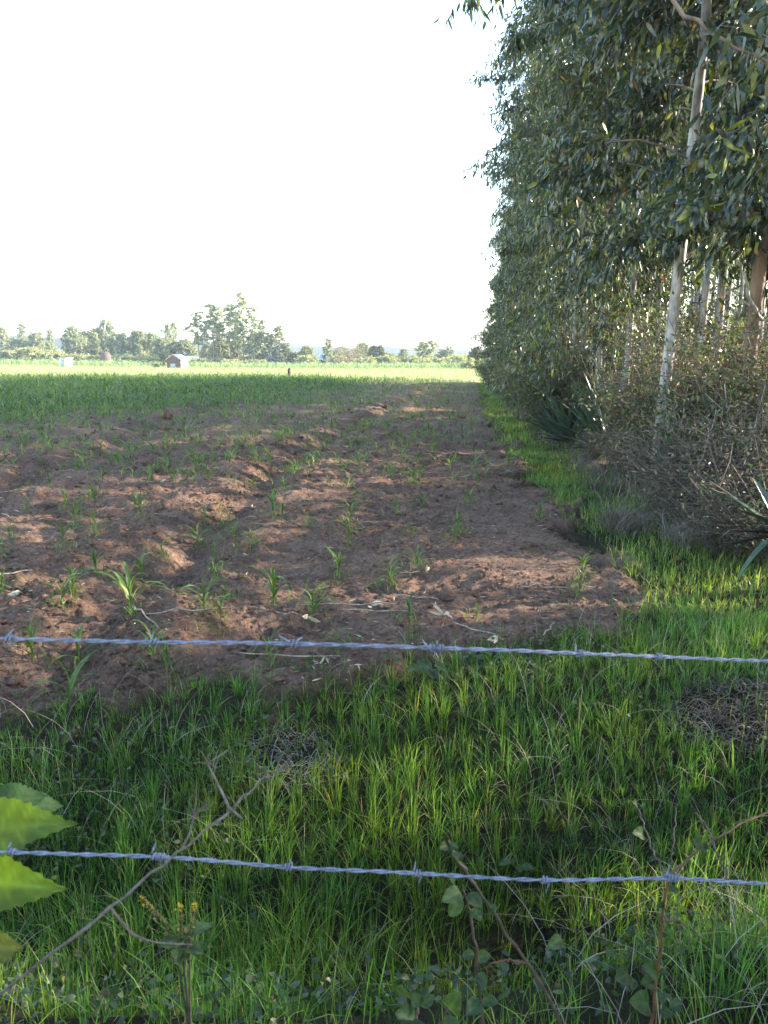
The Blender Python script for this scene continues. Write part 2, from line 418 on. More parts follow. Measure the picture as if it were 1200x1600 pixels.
def tree_meshes(seed, Ht, zc, R, r0, nb, ntw, nl, LL, WW, hi=False, lean=(0, 0), mats=('bark', 'euc'), prof=None,
                droop=0.9, twl=0.55, palp=(0.26, 0.3, 0.22, 0.14, 0.05, 0.03), bow=0.25, side=None, lowdens=1.0, cap=True, palette=None, twigs=False, up=0.75):
    rng = np.random.default_rng(seed)
    if palette is None: palette = PAL_EUC
    zs = np.linspace(0, 1, 14)
    wob = np.cumsum(rng.normal(0, bow * 0.07, (14, 2)), 0); wob -= wob[0]
    tp = np.stack([wob[:, 0] + lean[0] * zs * Ht, wob[:, 1] + lean[1] * zs * Ht, zs * Ht - 0.1], -1)
    tr = r0 * (1 - zs) ** 0.8 * 0.95 + 0.012
    tr[0] *= 1.25
    tb = MB(); tb.tube(tp, tr, 9)
    trunk = tb.me('trunk', M[mats[0]], True)
    lb = MB()
    if prof is None: prof = lambda t: (0.55 + 0.9 * t * (1 - t) * 1.6) * (1 - t ** 3) + 0.15
    allP, allD, allA = [], [], []
    for b in range(nb):
        t = (b + rng.uniform(0, 1)) / nb
        t = t ** lowdens
        z = zc + (Ht - zc) * t
        base = np.array([np.interp(z, tp[:, 2], tp[:, 0]), np.interp(z, tp[:, 2], tp[:, 1]), z])
        az = b * 2.399 + rng.normal(0, 0.35)
        if side is not None and rng.uniform() < side[1]: az = side[0] + rng.normal(0, 0.7)
        ln = R * prof(t) * rng.uniform(0.7, 1.25)
        s = np.linspace(0, 1, 6)
        rise = up * rng.uniform(0.5, 1.2)
        hx = ln * s
        kink = rng.normal(0, 0.06 * ln, (6, 2)).cumsum(0) * s[:, None]
        bp = np.stack([base[0] + np.cos(az) * hx + kink[:, 0], base[1] + np.sin(az) * hx + kink[:, 1],
                       base[2] + ln * (rise * s - droop * 0.75 * s ** 2.2)], -1)
        rr = np.interp(z, tp[:, 2], tr)
        lb.tube(bp, np.linspace(max(rr * 0.26, 0.008), 0.003, 6), 5)
        k = max(3, int(ntw * (0.5 + 0.5 * ln / R)))
        st = rng.uniform(0.25, 1.0, k) ** 0.75; st[0] = 1.0
        Pt = np.stack([np.interp(st, s, bp[:, i]) for i in range(3)], -1)
        ta = az + rng.normal(0, 1.0, k)
        td = np.stack([np.cos(ta), np.sin(ta), rng.normal(-0.1, 0.45, k)], -1)
        tl = twl * rng.uniform(0.5, 1.3, k)
        q = rng.uniform(0.05, 1, (k, nl))
        pos = Pt[:, None] + td[:, None] * (tl[:, None] * q)[..., None]
        pos[..., 2] -= droop * 0.35 * tl[:, None] * q ** 2
        pos += rng.normal(0, 0.05 * twl * 2, pos.shape)
        dd = rng.normal(0, 0.55, pos.shape) + td[:, None] * 0.35
        dd[..., 2] -= droop * 1.15
        allP.append(pos.reshape(-1, 3)); allD.append(dd.reshape(-1, 3))
        if twigs:
            for i in range(k):
                e = Pt[i] + td[i] * tl[i]; e[2] -= droop * 0.35 * tl[i]
                mid = (Pt[i] + e) / 2; mid[2] += 0.05 * tl[i]
                lb.tube(np.stack([Pt[i], mid, e]), [0.004, 0.003, 0.0015], 3)
    P = np.concatenate(allP); D = np.concatenate(allD); n = len(P)
    C = pal(rng, n, palette, np.array(palp) / sum(palp))
    # clumps of lighter and darker foliage: neighbouring leaves share a hue
    cl = fbm(P[:, 0] * 1.3 + P[:, 2] * 0.7, P[:, 1] * 1.3 + P[:, 2] * 1.1, 2, seed)
    C = C * (1 + 0.25 * cl[:, None])
    V, T, CC = leaves(P, D, LL * rng.uniform(0.6, 1.3, n), WW * rng.uniform(0.7, 1.3, n), C, rng, hi)
    crown = mesh('crown', V, [T], M[mats[1]], CC, hi)
    limbs = lb.me('limbs', M['bark_limb'], True)
    return trunk, limbs, crown

def put_tree(name, ms, loc, rz, label, cat='tree', group=None, sc=1.0, names=('trunk', 'limbs', 'crown')):
    t = thing(name, label, cat, tuple(float(v) for v in loc), rz, group); t.scale = (sc, sc, sc) if np.isscalar(sc) else sc
    for nm, me in zip(names, ms):
        if me is None: continue
        o = link(nm, me, t)
        if nm in ('crown', 'limbs', 'foliage', 'twigs'): o['kind'] = 'stuff'
    return t

# ------------------------------------------------------------------ the eucalyptus plantation on the right
G_EDGE, G_DEEP = 'eucalyptus trees along the field edge', 'eucalyptus trees deep in the plantation'
tall = [tree_meshes(100 + i, 12.8 + i * 0.5, 2.7 + 0.25 * (i % 3), 1.5, 0.08, 48, 9, 30, 0.165, 0.034) for i in range(4)]
edge = [tree_meshes(200 + i, 7.4 + 0.5 * i, 0.5, 1.45, 0.06, 48, 10, 38, 0.15, 0.034, lowdens=1.0) for i in range(3)]
high = [tree_meshes(150 + i, 13.2 + i * 0.5, 5.8, 1.4, 0.08, 34, 8, 24, 0.17, 0.034) for i in range(2)]
LB_TALL = 'tall eucalyptus standing in the leafy front row along the ploughed field'
LB_EDGE = 'bushy young eucalyptus leafed to the ground at the far field edge'
LB_DEEP = 'slender eucalyptus trunk in the shade behind the front row of the plantation'
r2 = np.random.default_rng(5)
GLADES = [(-4.6, 9.5), (-3.4, 14.0), (-1.6, 5.6), (-0.6, 7.6), (-6.5, 12.5)]     # spots of the field the low sun reaches between the trees
def in_glade(x, y, r=0.95):
    for gx_, gy_ in GLADES:
        if abs((y - gy_) * math.cos(SUN_FRONT) - (x - gx_) * math.sin(SUN_FRONT)) < r: return True
    return False
k = 0
y = 13.5
while y < 45:
    # low edge trees
    if y > 17:
        x = xe(y) + np.interp(y, [17, 30, 56], [1.9, 1.45, 1.4]) + r2.uniform(-0.2, 0.2)
        put_tree('eucalyptus_tree', edge[k % 3], gxy(x, y), r2.uniform(0, 6.3), LB_EDGE, group=G_EDGE, sc=np.interp(y, [17, 40, 56], [0.72, 0.78, 0.72]) * r2.uniform(0.88, 1.1))
    x = xe(y) + np.interp(y, [13, 17, 22, 30, 56], [2.3, 1.75, 1.75, 2.1, 2.7]) + r2.uniform(-0.3, 0.3)
    put_tree('eucalyptus_tree', tall[k % 4], gxy(x, y + 0.4), r2.uniform(0, 6.3), LB_TALL, group=G_EDGE, sc=np.interp(y, [13, 25, 56], [1.0, 0.95, 0.93]) * r2.uniform(0.93, 1.06))
    k += 1; y += r2.uniform(1.7, 2.5)
y = 3.0
while y < 46:
    for row in range(1, 5):
        x = xe(max(y, 7)) + 3.0 + 2.2 * row + r2.uniform(-0.5, 0.5) + (1.3 if y < 7 else 0)
        if y < 13 and row > 3: continue
        yy = y + r2.uniform(-0.6, 0.6)
        if row > 1 and in_glade(x, yy): continue
        src = high if (yy > 7.5 and r2.uniform() < 0.7) else tall
        put_tree('eucalyptus_tree', src[r2.integers(0, len(src))], gxy(x, yy), r2.uniform(0, 6.3), LB_DEEP, group=G_DEEP, sc=r2.uniform(0.92, 1.12))
    y += 2.5

for i in range(18):      # bushy row added on the far side of the wood to block low sun
    yy = 5 + 2.5 * i; x = xe(max(yy, 7)) + 14.5
    put_tree('eucalyptus_tree', edge[i % 3], gxy(x, yy), i * 1.1, 'low bushy eucalyptus added on the far side of the plantation to block low sun', group='eucalyptus added on the far side of the plantation', sc=float(r2.uniform(0.62, 0.85)))
# nearer trees that can be told apart
def near_tree(px, d, Ht, zc, R, r0, lean, label, seed, bark='bark', nb=46, side=None, **kw):
    b = at(px, 600, d); p = gxy(b[0], b[1])
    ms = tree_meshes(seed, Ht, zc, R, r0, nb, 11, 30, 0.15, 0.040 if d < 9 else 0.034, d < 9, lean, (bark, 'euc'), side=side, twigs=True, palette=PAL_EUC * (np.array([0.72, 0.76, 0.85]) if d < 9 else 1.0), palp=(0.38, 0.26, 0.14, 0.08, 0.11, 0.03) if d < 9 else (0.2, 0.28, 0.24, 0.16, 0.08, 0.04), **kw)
    return put_tree('eucalyptus_tree', ms, p, 0, label), p
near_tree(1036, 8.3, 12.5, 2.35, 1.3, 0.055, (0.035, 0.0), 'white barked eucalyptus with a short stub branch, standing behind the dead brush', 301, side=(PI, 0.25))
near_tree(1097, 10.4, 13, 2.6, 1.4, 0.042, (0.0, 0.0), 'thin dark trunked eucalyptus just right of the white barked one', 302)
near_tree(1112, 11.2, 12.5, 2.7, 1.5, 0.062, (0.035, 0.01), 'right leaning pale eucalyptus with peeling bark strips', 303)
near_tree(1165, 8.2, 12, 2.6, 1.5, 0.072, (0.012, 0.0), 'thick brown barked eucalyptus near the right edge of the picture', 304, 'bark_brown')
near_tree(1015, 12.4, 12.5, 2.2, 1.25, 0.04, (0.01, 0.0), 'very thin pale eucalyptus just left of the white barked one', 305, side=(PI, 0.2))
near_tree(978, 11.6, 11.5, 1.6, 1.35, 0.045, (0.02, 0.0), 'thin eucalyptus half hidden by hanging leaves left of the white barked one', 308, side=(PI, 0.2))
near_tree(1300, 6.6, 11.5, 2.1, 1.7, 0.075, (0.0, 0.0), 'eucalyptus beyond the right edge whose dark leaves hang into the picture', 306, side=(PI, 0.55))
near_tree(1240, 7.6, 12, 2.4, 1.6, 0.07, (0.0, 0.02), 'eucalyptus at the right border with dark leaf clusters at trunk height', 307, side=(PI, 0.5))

near_tree(935, 13.4, 11.5, 1.2, 1.3, 0.05, (0.015, 0.0), 'leafy eucalyptus rising behind the large sisal clump', 309, side=(PI, 0.2))
near_tree(890, 15.6, 11.5, 0.9, 1.3, 0.05, (0.02, 0.0), 'leafy eucalyptus leafed low above the farther sisal', 310, side=(PI, 0.2))
# a long leafy branch of the white barked tree that reaches over the field at the top of the picture
def hanging_branch(name, pts, label, seed, nt=26, nl=22, r0=0.02, col=(0.25, 0.3, 0.25, 0.14, 0.04, 0.02), mat='bark_brown', leafy=True, LL=0.15):
    rng = np.random.default_rng(seed)
    P = np.array(pts); t = np.linspace(0, 1, len(P)); s = np.linspace(0, 1, 14)
    B = np.stack([np.interp(s, t, P[:, i]) for i in range(3)], -1)
    B[1:-1] += rng.normal(0, 0.012, (12, 3))
    th = thing(name, label, 'branch', tuple(B[0])); mb = MB(); B = B - B[0]
    mb.tube(B, np.linspace(r0, 0.006, 14), 7); mb.obj('limb', M[mat], th, True)
    if leafy:
        k = nt; q = rng.uniform(0.3, 1, k); Pt = np.stack([np.interp(q, s, B[:, i]) for i in range(3)], -1)
        d = np.stack([rng.normal(0, 1, k), rng.normal(0, 1, k), rng.normal(-0.5, 0.4, k)], -1); d = unit(d) * rng.uniform(0.15, 0.4, (k, 1))
        u = rng.uniform(0, 1, (k, nl)); pos = Pt[:, None] + d[:, None] * u[..., None] + rng.normal(0, 0.03, (k, nl, 3))
        dd = rng.normal(0, 0.45, pos.shape); dd[..., 2] -= 1.0
        P2 = pos.reshape(-1, 3); n = len(P2)
        V, T, C = leaves(P2, dd.reshape(-1, 3), LL * rng.uniform(0.6, 1.3, n), 0.032 * rng.uniform(0.7, 1.3, n), pal(rng, n, PAL_EUC, np.array(col) / sum(col)), rng, True)
        o = link('leaves', mesh('leaves', V, [T], M['euc'], C, True), th); o['kind'] = 'stuff'
        tw = MB()
        for i in range(k): tw.tube(np.stack([Pt[i], Pt[i] + d[i] * 0.5, Pt[i] + d[i]]), [0.004, 0.003, 0.0015], 3)
        tw.obj('twigs', M[mat], th, True)['kind'] = 'stuff'
    return th
hanging_branch('leafy_branch', [at(1010, -150, 9.2), at(900, -140, 8.9), at(800, -60, 8.6), at(735, 0, 8.4)], 'leafy branch tip hanging alone against the white sky at the top', 401, 20, 16, LL=0.16)
hanging_branch('leafy_branch', [at(960, 20, 10.6), at(890, 20, 10.4), at(830, 45, 10.2), at(795, 60, 10.1)], 'leafy branch reaching out left into the sky below the topmost one', 402, 20, 16, LL=0.16)
hanging_branch('bare_branch', [at(1010, -60, 5.3), at(1060, 8, 5.25), at(1110, 50, 5.2), at(1200, 100, 5.3), at(1300, 165, 6.4)], 'bare grey branch slanting across the upper right corner of the trees', 403, leafy=False, r0=0.018, mat='bark_brown')
hanging_branch('bare_branch', [at(1150, -40, 4.8), at(1200, 12, 4.9), at(1300, 110, 6.5)], 'dark branch cutting the very top right corner', 404, leafy=False, r0=0.03, mat='bark_brown')
hanging_branch('bare_branch', [at(1192, 500, 7.9), at(1172, 470, 7.6), at(1163, 440, 7.5), at(1158, 415, 7.5), at(1150, 405, 7.5)], 'curved bare branch lit along its edge beside the brown trunk', 405, leafy=False, r0=0.022, mat='bark')
hanging_branch('bare_branch', [at(1190, 490, 8.0), at(1160, 468, 8.0), at(1120, 442, 8.0), at(1093, 428, 8.0)], 'thin bare branch stretching left from the brown trunk', 406, leafy=False, r0=0.014, mat='bark')
hanging_branch('bare_branch', [at(1052, 492, 8.25), at(1040, 478, 8.2), at(1022, 464, 8.15)], 'short stub branch jutting left from the white trunk', 407, leafy=False, r0=0.018, mat='bark')

# ------------------------------------------------------------------ undergrowth along the wood
def shrub_meshes(seed, Hh, R, nst, nl, LL, WW, palette, p, hi=False, mats=('twig', 'leaf'), twig_n=3, droop=0.2):
    rng = np.random.default_rng(seed); mb = MB(); Ps, Ds = [], []
    for i in range(nst):
        az = rng.uniform(0, 2 * PI); out = R * rng.uniform(0.2, 1.0); h = Hh * rng.uniform(0.45, 1.0) * (1 - 0.3 * (out / R) ** 2)
        b = rng.normal(0, 0.12 * R, 2)
        s = np.linspace(0, 1, 5)
        P = np.stack([b[0] + np.cos(az) * out * s ** 1.2, b[1] + np.sin(az) * out * s ** 1.2, -0.05 + h * s], -1) + rng.normal(0, 0.04 * R, (5, 3)) * s[:, None]
        mb.tube(P, np.linspace(0.008, 0.002, 5), 3)
        for j in range(twig_n):
            q = rng.uniform(0.3, 1); o = np.array([np.interp(q, s, P[:, c]) for c in range(3)])
            d = rng.normal(0, 1, 3); d[2] = abs(d[2]) * 0.5 - 0.1; d = d / np.linalg.norm(d) * R * rng.uniform(0.2, 0.5)
            mb.tube(np.stack([o, o + d * 0.5 + rng.normal(0, 0.02, 3), o + d]), [0.004, 0.003, 0.001], 3)
            if nl:
                u = rng.uniform(0.1, 1, (nl, 1)); Ps.append(o + d * u + rng.normal(0, 0.05 * R, (nl, 3)))
                dd = rng.normal(0, 0.8, (nl, 3)) + d / (np.linalg.norm(d) + 1e-9) * 0.4; dd[:, 2] -= droop; Ds.append(dd)
    tw = mb.me('twigs', M[mats[0]])
    lv = None
    if nl:
        P = np.concatenate(Ps); D = np.concatenate(Ds); n = len(P)
        V, T, C = leaves(P, D, LL * rng.uniform(0.6, 1.3, n), WW * rng.uniform(0.7, 1.3, n), pal(rng, n, palette, np.array(p) / sum(p)), rng, hi)
        lv = mesh('foliage', V, [T], M[mats[1]], C)
    return tw, lv
PAL_BUSH = np.array([[0.03, 0.055, 0.025], [0.05, 0.085, 0.03], [0.075, 0.11, 0.045], [0.10, 0.105, 0.06], [0.16, 0.17, 0.03], [0.12, 0.09, 0.06]])
PAL_DRY = np.array([[0.2, 0.16, 0.13], [0.28, 0.23, 0.19], [0.14, 0.11, 0.09], [0.1, 0.11, 0.05]])
green_sh = [shrub_meshes(500 + i, 1.6, 0.95, 46, 16, 0.075, 0.03, PAL_BUSH, (.25, .3, .2, .15, .05, .05), twig_n=5) for i in range(3)]
grey_sh = [shrub_meshes(520 + i, 1.9, 1.0, 50, 13, 0.05, 0.016, PAL_BUSH * np.array([1.15, 1.05, 1.3]), (.15, .2, .25, .25, .05, .1), twig_n=5) for i in range(2)]
dead_sh = [shrub_meshes(540 + i, 1.35, 0.85, 90, 4, 0.05, 0.018, np.concatenate([PAL_DRY * 0.75, PAL_BUSH[:3]]), (.2, .15, .2, .1, .15, .1, .1), twig_n=6) for i in range(3)]
brown_sh = [shrub_meshes(560 + i, 2.0, 0.9, 60, 7, 0.055, 0.022, PAL_BUSH, (.1, .2, .15, .15, .12, .28), twig_n=6) for i in range(2)]
def shrub(ms, px, py, d, label, sc, group=None, name='shrub', cat='shrub'):
    b = at(px, py, d); p = gxy(b[0], b[1])
    return put_tree(name, ms, p, float(r2.uniform(0, 6.3)), label, cat, group, sc, ('twigs', 'foliage'))
# green and grey bushes along the far field edge
yy = 16.0; i = 0
while yy < 46.5:
    x = xe(yy) + np.interp(yy, [16, 30, 57], [1.35, 0.85, 0.75]) + r2.uniform(-0.12, 0.12)
    ms = (grey_sh[i % 2] if yy < 26 and i % 2 else green_sh[i % 3])
    put_tree('shrub', ms, gxy(x, yy), float(r2.uniform(0, 6.3)), 'leafy green shrub merging into the hedge below the eucalyptus along the field', 'shrub', 'shrubs along the wood edge', np.interp(yy, [16, 30, 57], [0.85, 1.0, 1.15]) * r2.uniform(0.85, 1.2), ('twigs', 'foliage'))
    yy += r2.uniform(1.0, 1.7); i += 1
shrub(grey_sh[0], 850, 620, 18.5, 'grey green feathery shrub standing tall behind the sisal plants', 1.75)
shrub(grey_sh[1], 885, 620, 16.5, 'dim grey green shrub just left above the sisal plants', 1.3)
shrub(green_sh[0], 925, 600, 15.5, 'dark green bush tucked behind the sisal leaves', 1.1)
shrub(brown_sh[0], 1000, 620, 13.6, 'brownish shrub with sparse yellow leaves right of the sisal', 1.1)
shrub(brown_sh[1], 1060, 640, 10.6, 'tall brownish shrub between the white trunk and the sisal', 0.95)
shrub(brown_sh[0], 1150, 640, 9.2, 'tangled brown shrub in front of the brown barked trunk', 0.85)
shrub(green_sh[1], 1120, 620, 10.4, 'thin green shrub at the foot of the leaning pale trunk', 0.95)
shrub(green_sh[2], 1195, 620, 8.8, 'green shrub at the right border under the trees', 0.95)
for i in range(34):
    yy = 8 + 36 * (i / 34) ** 1.2; x = xe(yy) + r2.uniform(3.4, 7.5) + (1.5 if yy < 11 else 0)
    put_tree('shrub', (green_sh + brown_sh)[i % 5], gxy(x, yy), float(r2.uniform(0, 6.3)), 'shaded undergrowth bush between the trunks deep in the plantation', 'shrub', 'undergrowth inside the plantation', float(r2.uniform(1.2, 1.8)), ('twigs', 'foliage'))
for px, d, sc, ms, lb in [(1085, 8.4, 1.15, brown_sh[1], 'brown leafy shrub hiding the foot of the white trunk'), (1022, 9.0, 1.1, brown_sh[0], 'brownish shrub between the sisal and the white trunk foot'), (1185, 7.6, 1.2, brown_sh[1], 'tall tangled shrub before the brown trunk at the right border'), (1130, 7.8, 0.95, green_sh[0], 'small green shrub amid the dead brush'), (1060, 9.5, 1.0, green_sh[2], 'green shrub behind the dead brush by the white trunk')]:
    shrub(ms, px, 640, d, lb, sc)
for i, (px, d, sc, lb) in enumerate([(905, 15.2, 1.25, 'tall dull shrub rising left behind the sisal clump'), (940, 14.6, 1.25, 'tall brown twiggy shrub right behind the sisal clump'), (985, 13.4, 1.25, 'high tangled shrub between the sisal and the thin pale trunk'), (1018, 10.4, 1.1, 'high brown thicket left of the white trunk foot'), (1075, 9.6, 1.0, 'high dark thicket just right of the white trunk'), (1105, 8.9, 0.9, 'brown thicket at the foot of the peeling leaning trunk'),
        (1145, 8.4, 0.9, 'high twiggy thicket left of the brown trunk'), (1205, 8.0, 1.0, 'high thicket cut by the right border'), (870, 15.4, 1.2, 'dull shrub above the farthest sisal rosette'), (845, 17.2, 1.2, 'twiggy shrub at the foot of the hedge beyond the sisal')]):
    shrub((brown_sh + [green_sh[1]])[i % 3], px, 640, d, lb, (sc, sc, sc * 1.05))
# unseen hedge added left and right of the viewer to darken the near grass
for i, (x, y, sc) in enumerate([(-1.5, 0.35, 1.05), (-2.4, 0.6, 1.2), (1.55, 0.35, 1.05), (2.4, 0.55, 1.2), (-3.4, 0.5, 1.2), (3.5, 0.6, 1.25), (2.75, 2.0, 1.15), (3.3, 1.3, 1.3), (2.1, 1.0, 0.9), (-2.2, 1.3, 1.0)]):
    put_tree('shrub', green_sh[i % 3], gxy(x, y), i * 1.7, 'unseen hedge bush added beside the fence to shade the near grass', 'shrub', 'hedge bushes added for shade', sc, ('twigs', 'foliage'))
# dead brush nearer to the grass
for i, (px, d, sc, lb) in enumerate([(1010, 9.6, 0.8, 'low heap of dead twigs below the sisal leaves'), (1050, 7.9, 0.95, 'grey dead brush in front of the white trunk'),
        (1110, 7.2, 1.05, 'tangle of dead grey brush below the leaning trunk'), (1175, 6.8, 1.15, 'dead grey brush under the brown trunk by the right border'),
        (1060, 7.0, 0.55, 'small grey brush heap at the edge of the bright grass'), (1140, 6.3, 0.6, 'low grey brush heap left of the near sisal blades'),
        (930, 11.5, 0.5, 'dry twig heap at the foot of the sisal beside the grass'), (980, 10.2, 0.55, 'flattened dry brush right below the large sisal'),
        (1240, 6.0, 1.0, 'dead brush at the right border behind the near sisal')]):
    shrub(dead_sh[i % 3], px, 800, d, lb, (sc, sc, sc * 0.85), 'dead brush along the wood', 'dead_brush', 'brush')

for i, (px, pt, d, lean, lb) in enumerate([(1045, 560, 8.0, 8, 'thin pale dead stem standing upright left of the white trunk'), (1068, 600, 7.6, -14, 'thin dead stem leaning left in the brush below the white trunk'), (1150, 600, 7.2, 30, 'dead grey stem leaning right in the brush'), (1185, 590, 7.0, -22, 'bent dead stem by the right border brush'),
        (1010, 620, 9.4, -30, 'long dead stem slanting over the sisal'), (1110, 590, 7.9, 18, 'slender dead stem between the white and the brown trunk'), (985, 680, 10.2, 46, 'dead stem lying slantwise across the sisal foot'), (1095, 640, 7.0, -40, 'forked dead twig sticking out of the front brush')]):
    b = at(px + lean, 700, d); p = gxy(b[0], b[1]); tp_ = at(px - lean * 0.6, pt, d); rr = np.random.default_rng(i + 7)
    t = thing('dead_sapling', lb, 'sapling', tuple(p), 0, None); Q = bez([np.array([0, 0, -0.03]), (tp_ - p) * 0.5 + rr.normal(0, 0.04, 3), tp_ - p], 16); Q[1:-1] += rr.normal(0, 0.006, (14, 3))
    mb = MB(); mb.tube(Q, np.linspace(0.011, 0.003, 16), 6); mb.obj('stem', M['bark'], t, True)
    for q in range(4):
        o_ = Q[rr.integers(5, 15)]; dv = rr.normal(0, 0.16, 3); dv[2] = abs(dv[2]); mb = MB(); mb.tube(np.stack([o_, o_ + dv * 0.5 + rr.normal(0, 0.01, 3), o_ + dv]), [0.004, 0.003, 0.0015], 4); mb.obj('side_twig', M['bark'], t, True)
# straw-like dead grass hanging over the bank
def straw_mass(name, cx, cy, rx, ry, n, h, seed, colr, label=None, cat=None, flat=0.0, kind=None, wd=0.0055):
    rng = np.random.default_rng(seed)
    a = rng.uniform(0, 2 * PI, n); r = np.sqrt(rng.uniform(0, 1, n))
    X, Y = cx + np.cos(a) * r * rx, cy + np.sin(a) * r * ry
    P = np.stack([X, Y, H(X, Y) - 0.01], -1)
    hh = h * rng.uniform(0.4, 1.2, n); c = np.array(colr) * rng.uniform(0.6, 1.25, (n, 1))
    V, T, C = blades(P, hh, np.full(n, wd) * rng.uniform(0.6, 1.3, n), rng.uniform(0, 2 * PI, n), rng.uniform(0.3, 1.0, n) + flat, c * 0.8, c, rng, 4)
    o = link(name, mesh(name, V, [T], M['straw'], C)); tag(o, label, cat, None, kind or 'stuff'); return o
p = gp(450, 1190); straw_mass('dry_grass', p[0], p[1], 0.26, 0.16, 420, 0.08, 1, (0.26, 0.22, 0.19), 'patch of pale dead grass in the green bank beyond the dry stalk', flat=0.5)
p = gp(1175, 1120); straw_mass('dry_grass', p[0], p[1], 0.42, 0.22, 1100, 0.10, 2, (0.17, 0.135, 0.12), 'greyish bare patch of dead grass at the right border', flat=0.6)
p = gp(1000, 850); straw_mass('dry_grass', p[0], p[1] + 0.4, 0.22, 0.3, 420, 0.32, 3, (0.19, 0.15, 0.13), 'tuft of hanging dead grass at the edge of the brush', flat=0.3)
p = gp(1110, 870); straw_mass('dry_grass', p[0], p[1] + 0.3, 0.3, 0.3, 520, 0.34, 4, (0.24, 0.21, 0.195), 'grey tuft of dead grass left of the near sisal', flat=0.3)
rngs = np.random.default_rng(77)
nS = 7500
Ys = rngs.uniform(4.6, 24, nS); Xs = xe(Ys) + np.interp(Ys, [4.5, 6, 7.5, 12, 25], [2.2, 1.3, 0.7, 0.9, 0.8]) + rngs.uniform(-0.3, 2.6, nS) ** 1.0
Ps = np.stack([Xs, Ys, H(Xs, Ys) - 0.01], -1)
cS = np.array([0.19, 0.145, 0.115]) * rngs.uniform(0.3, 1.6, (nS, 1)); gsel = rngs.uniform(size=nS) < 0.38; cS[gsel] = np.array([0.06, 0.1, 0.03]) * rngs.uniform(0.7, 1.4, (gsel.sum(), 1))
V, T, C = blades(Ps, rngs.uniform(0.10, 0.42, nS), rngs.uniform(0.006, 0.012, nS), rngs.uniform(0, 2 * PI, nS), rngs.uniform(0.3, 1.5, nS), cS * 0.8, cS, rngs, 3)
tag(link('dead_grass', mesh('dead_grass', V, [T], M['straw'], C)), 'dry brown undergrowth grass below the trees', None, None, 'stuff')

# ------------------------------------------------------------------ sisal plants: stiff sword leaves
M['sisal'] = leaf_mat('sisal_leaf', 0.42, 0.08, 0.5)
def sword_mesh(L, W, curl, col, seed):
    rng = np.random.default_rng(seed); s = np.linspace(0, 1, 8)
    wv = W * np.interp(s, [0, 0.12, 0.5, 0.85, 1], [0.55, 0.75, 1.0, 0.55, 0.03])
    rows = []
    for t, ww in zip(s, wv):
        c = np.array([0, L * t, -curl * L * t * t]); rows += [c + [-ww / 2, 0, ww * 0.22], c, c + [ww / 2, 0, ww * 0.22]]
    V = np.array(rows); Q = []
    for j in range(7):
        for q in range(2): Q.append([3 * j + q, 3 * j + q + 1, 3 * j + q + 4, 3 * j + q + 3])
    V2 = V - np.array([0, 0, 0.006]); n = len(V)
    Q = np.array(Q); Q2 = Q[:, ::-1] + n
    cc = np.array(col)[None] * np.interp(np.repeat(s, 3), [0, 0.2, 0.9, 1], [1.5, 1, 1, 0.6])[:, None]
    return mesh('leaf', np.concatenate([V, V2]), [np.concatenate([Q, Q2])], M['sisal'], np.concatenate([cc, cc]), True)
sw = [sword_mesh(1.0, 0.085, c, col, i) for i, (c, col) in enumerate([(0.02, (0.055, 0.095, 0.07)), (0.10, (0.06, 0.10, 0.075)), (0.2, (0.07, 0.11, 0.07)), (-0.03, (0.05, 0.085, 0.065))])]
sw_dead = sword_mesh(1.0, 0.05, 0.5, (0.2, 0.16, 0.13), 9); sw_pale = sword_mesh(1.0, 0.07, 0.03, (0.6, 0.55, 0.42), 10); sw_black = sword_mesh(1.0, 0.05, 0.05, (0.02, 0.015, 0.015), 11)
def sisal(loc, label, L, nleaf, seed, el=(0.25, 1.45), azr=None, green=None):
    rng = np.random.default_rng(seed); t = thing('sisal_plant', label, 'plant', tuple(loc), 0)
    for i in range(nleaf):
        o = link('leaf', sw[rng.integers(0, 4)], t)
        az = i * 2.399 + rng.normal(0, 0.2) if azr is None else rng.uniform(*azr)
        e = el[0] + (el[1] - el[0]) * (i / nleaf) ** 0.8
        o.rotation_euler = (e, 0, az); s = L * rng.uniform(0.75, 1.1); o.scale = (1 if L > 0.7 else 0.85, s, 1)
        o.location = (0, 0, 0.1 + 0.15 * i / nleaf)
    for i in range(5):
        o = link('dead_leaf', sw_dead, t); o.rotation_euler = (rng.uniform(-0.1, 0.5), 0, rng.uniform(0, 6.3)); o.scale = (1, L * 0.9, 1); o.location = (0, 0, 0.1)
    return t
def gpd(px, d):
    b = at(px, 700, d); return gxy(b[0], b[1])
s1 = sisal(gpd(945, 11.6), 'large dark green sisal clump with stiff sword leaves beside the grass strip', 1.15, 52, 1)
o = link('pale_leaf', sw_pale, s1); o.rotation_euler = (1.15, 0, 0.6); o.scale = (1, 0.75, 1); o.location = (-0.1, -0.3, 0.45)
sisal(gpd(978, 12.2), 'upright sisal plant with vertical leaves behind the large clump', 1.35, 34, 2, (0.8, 1.5))
sisal(gpd(885, 13.2), 'low sisal plant leaning over the grass left of the large clump', 0.95, 34, 3, (0.15, 1.2))
sisal(gpd(860, 15.2), 'small sisal rosette farthest along the grass strip', 0.65, 24, 4)
s5 = thing('sisal_plant', 'close sisal with broad green blades cut off by the right border', 'plant', tuple(at(1225, 850, 5.2)), 0)
s5.location.z = float(H(s5.location.x, s5.location.y))
base = np.array(s5.location); top = at(1222, 836, 5.2) - base
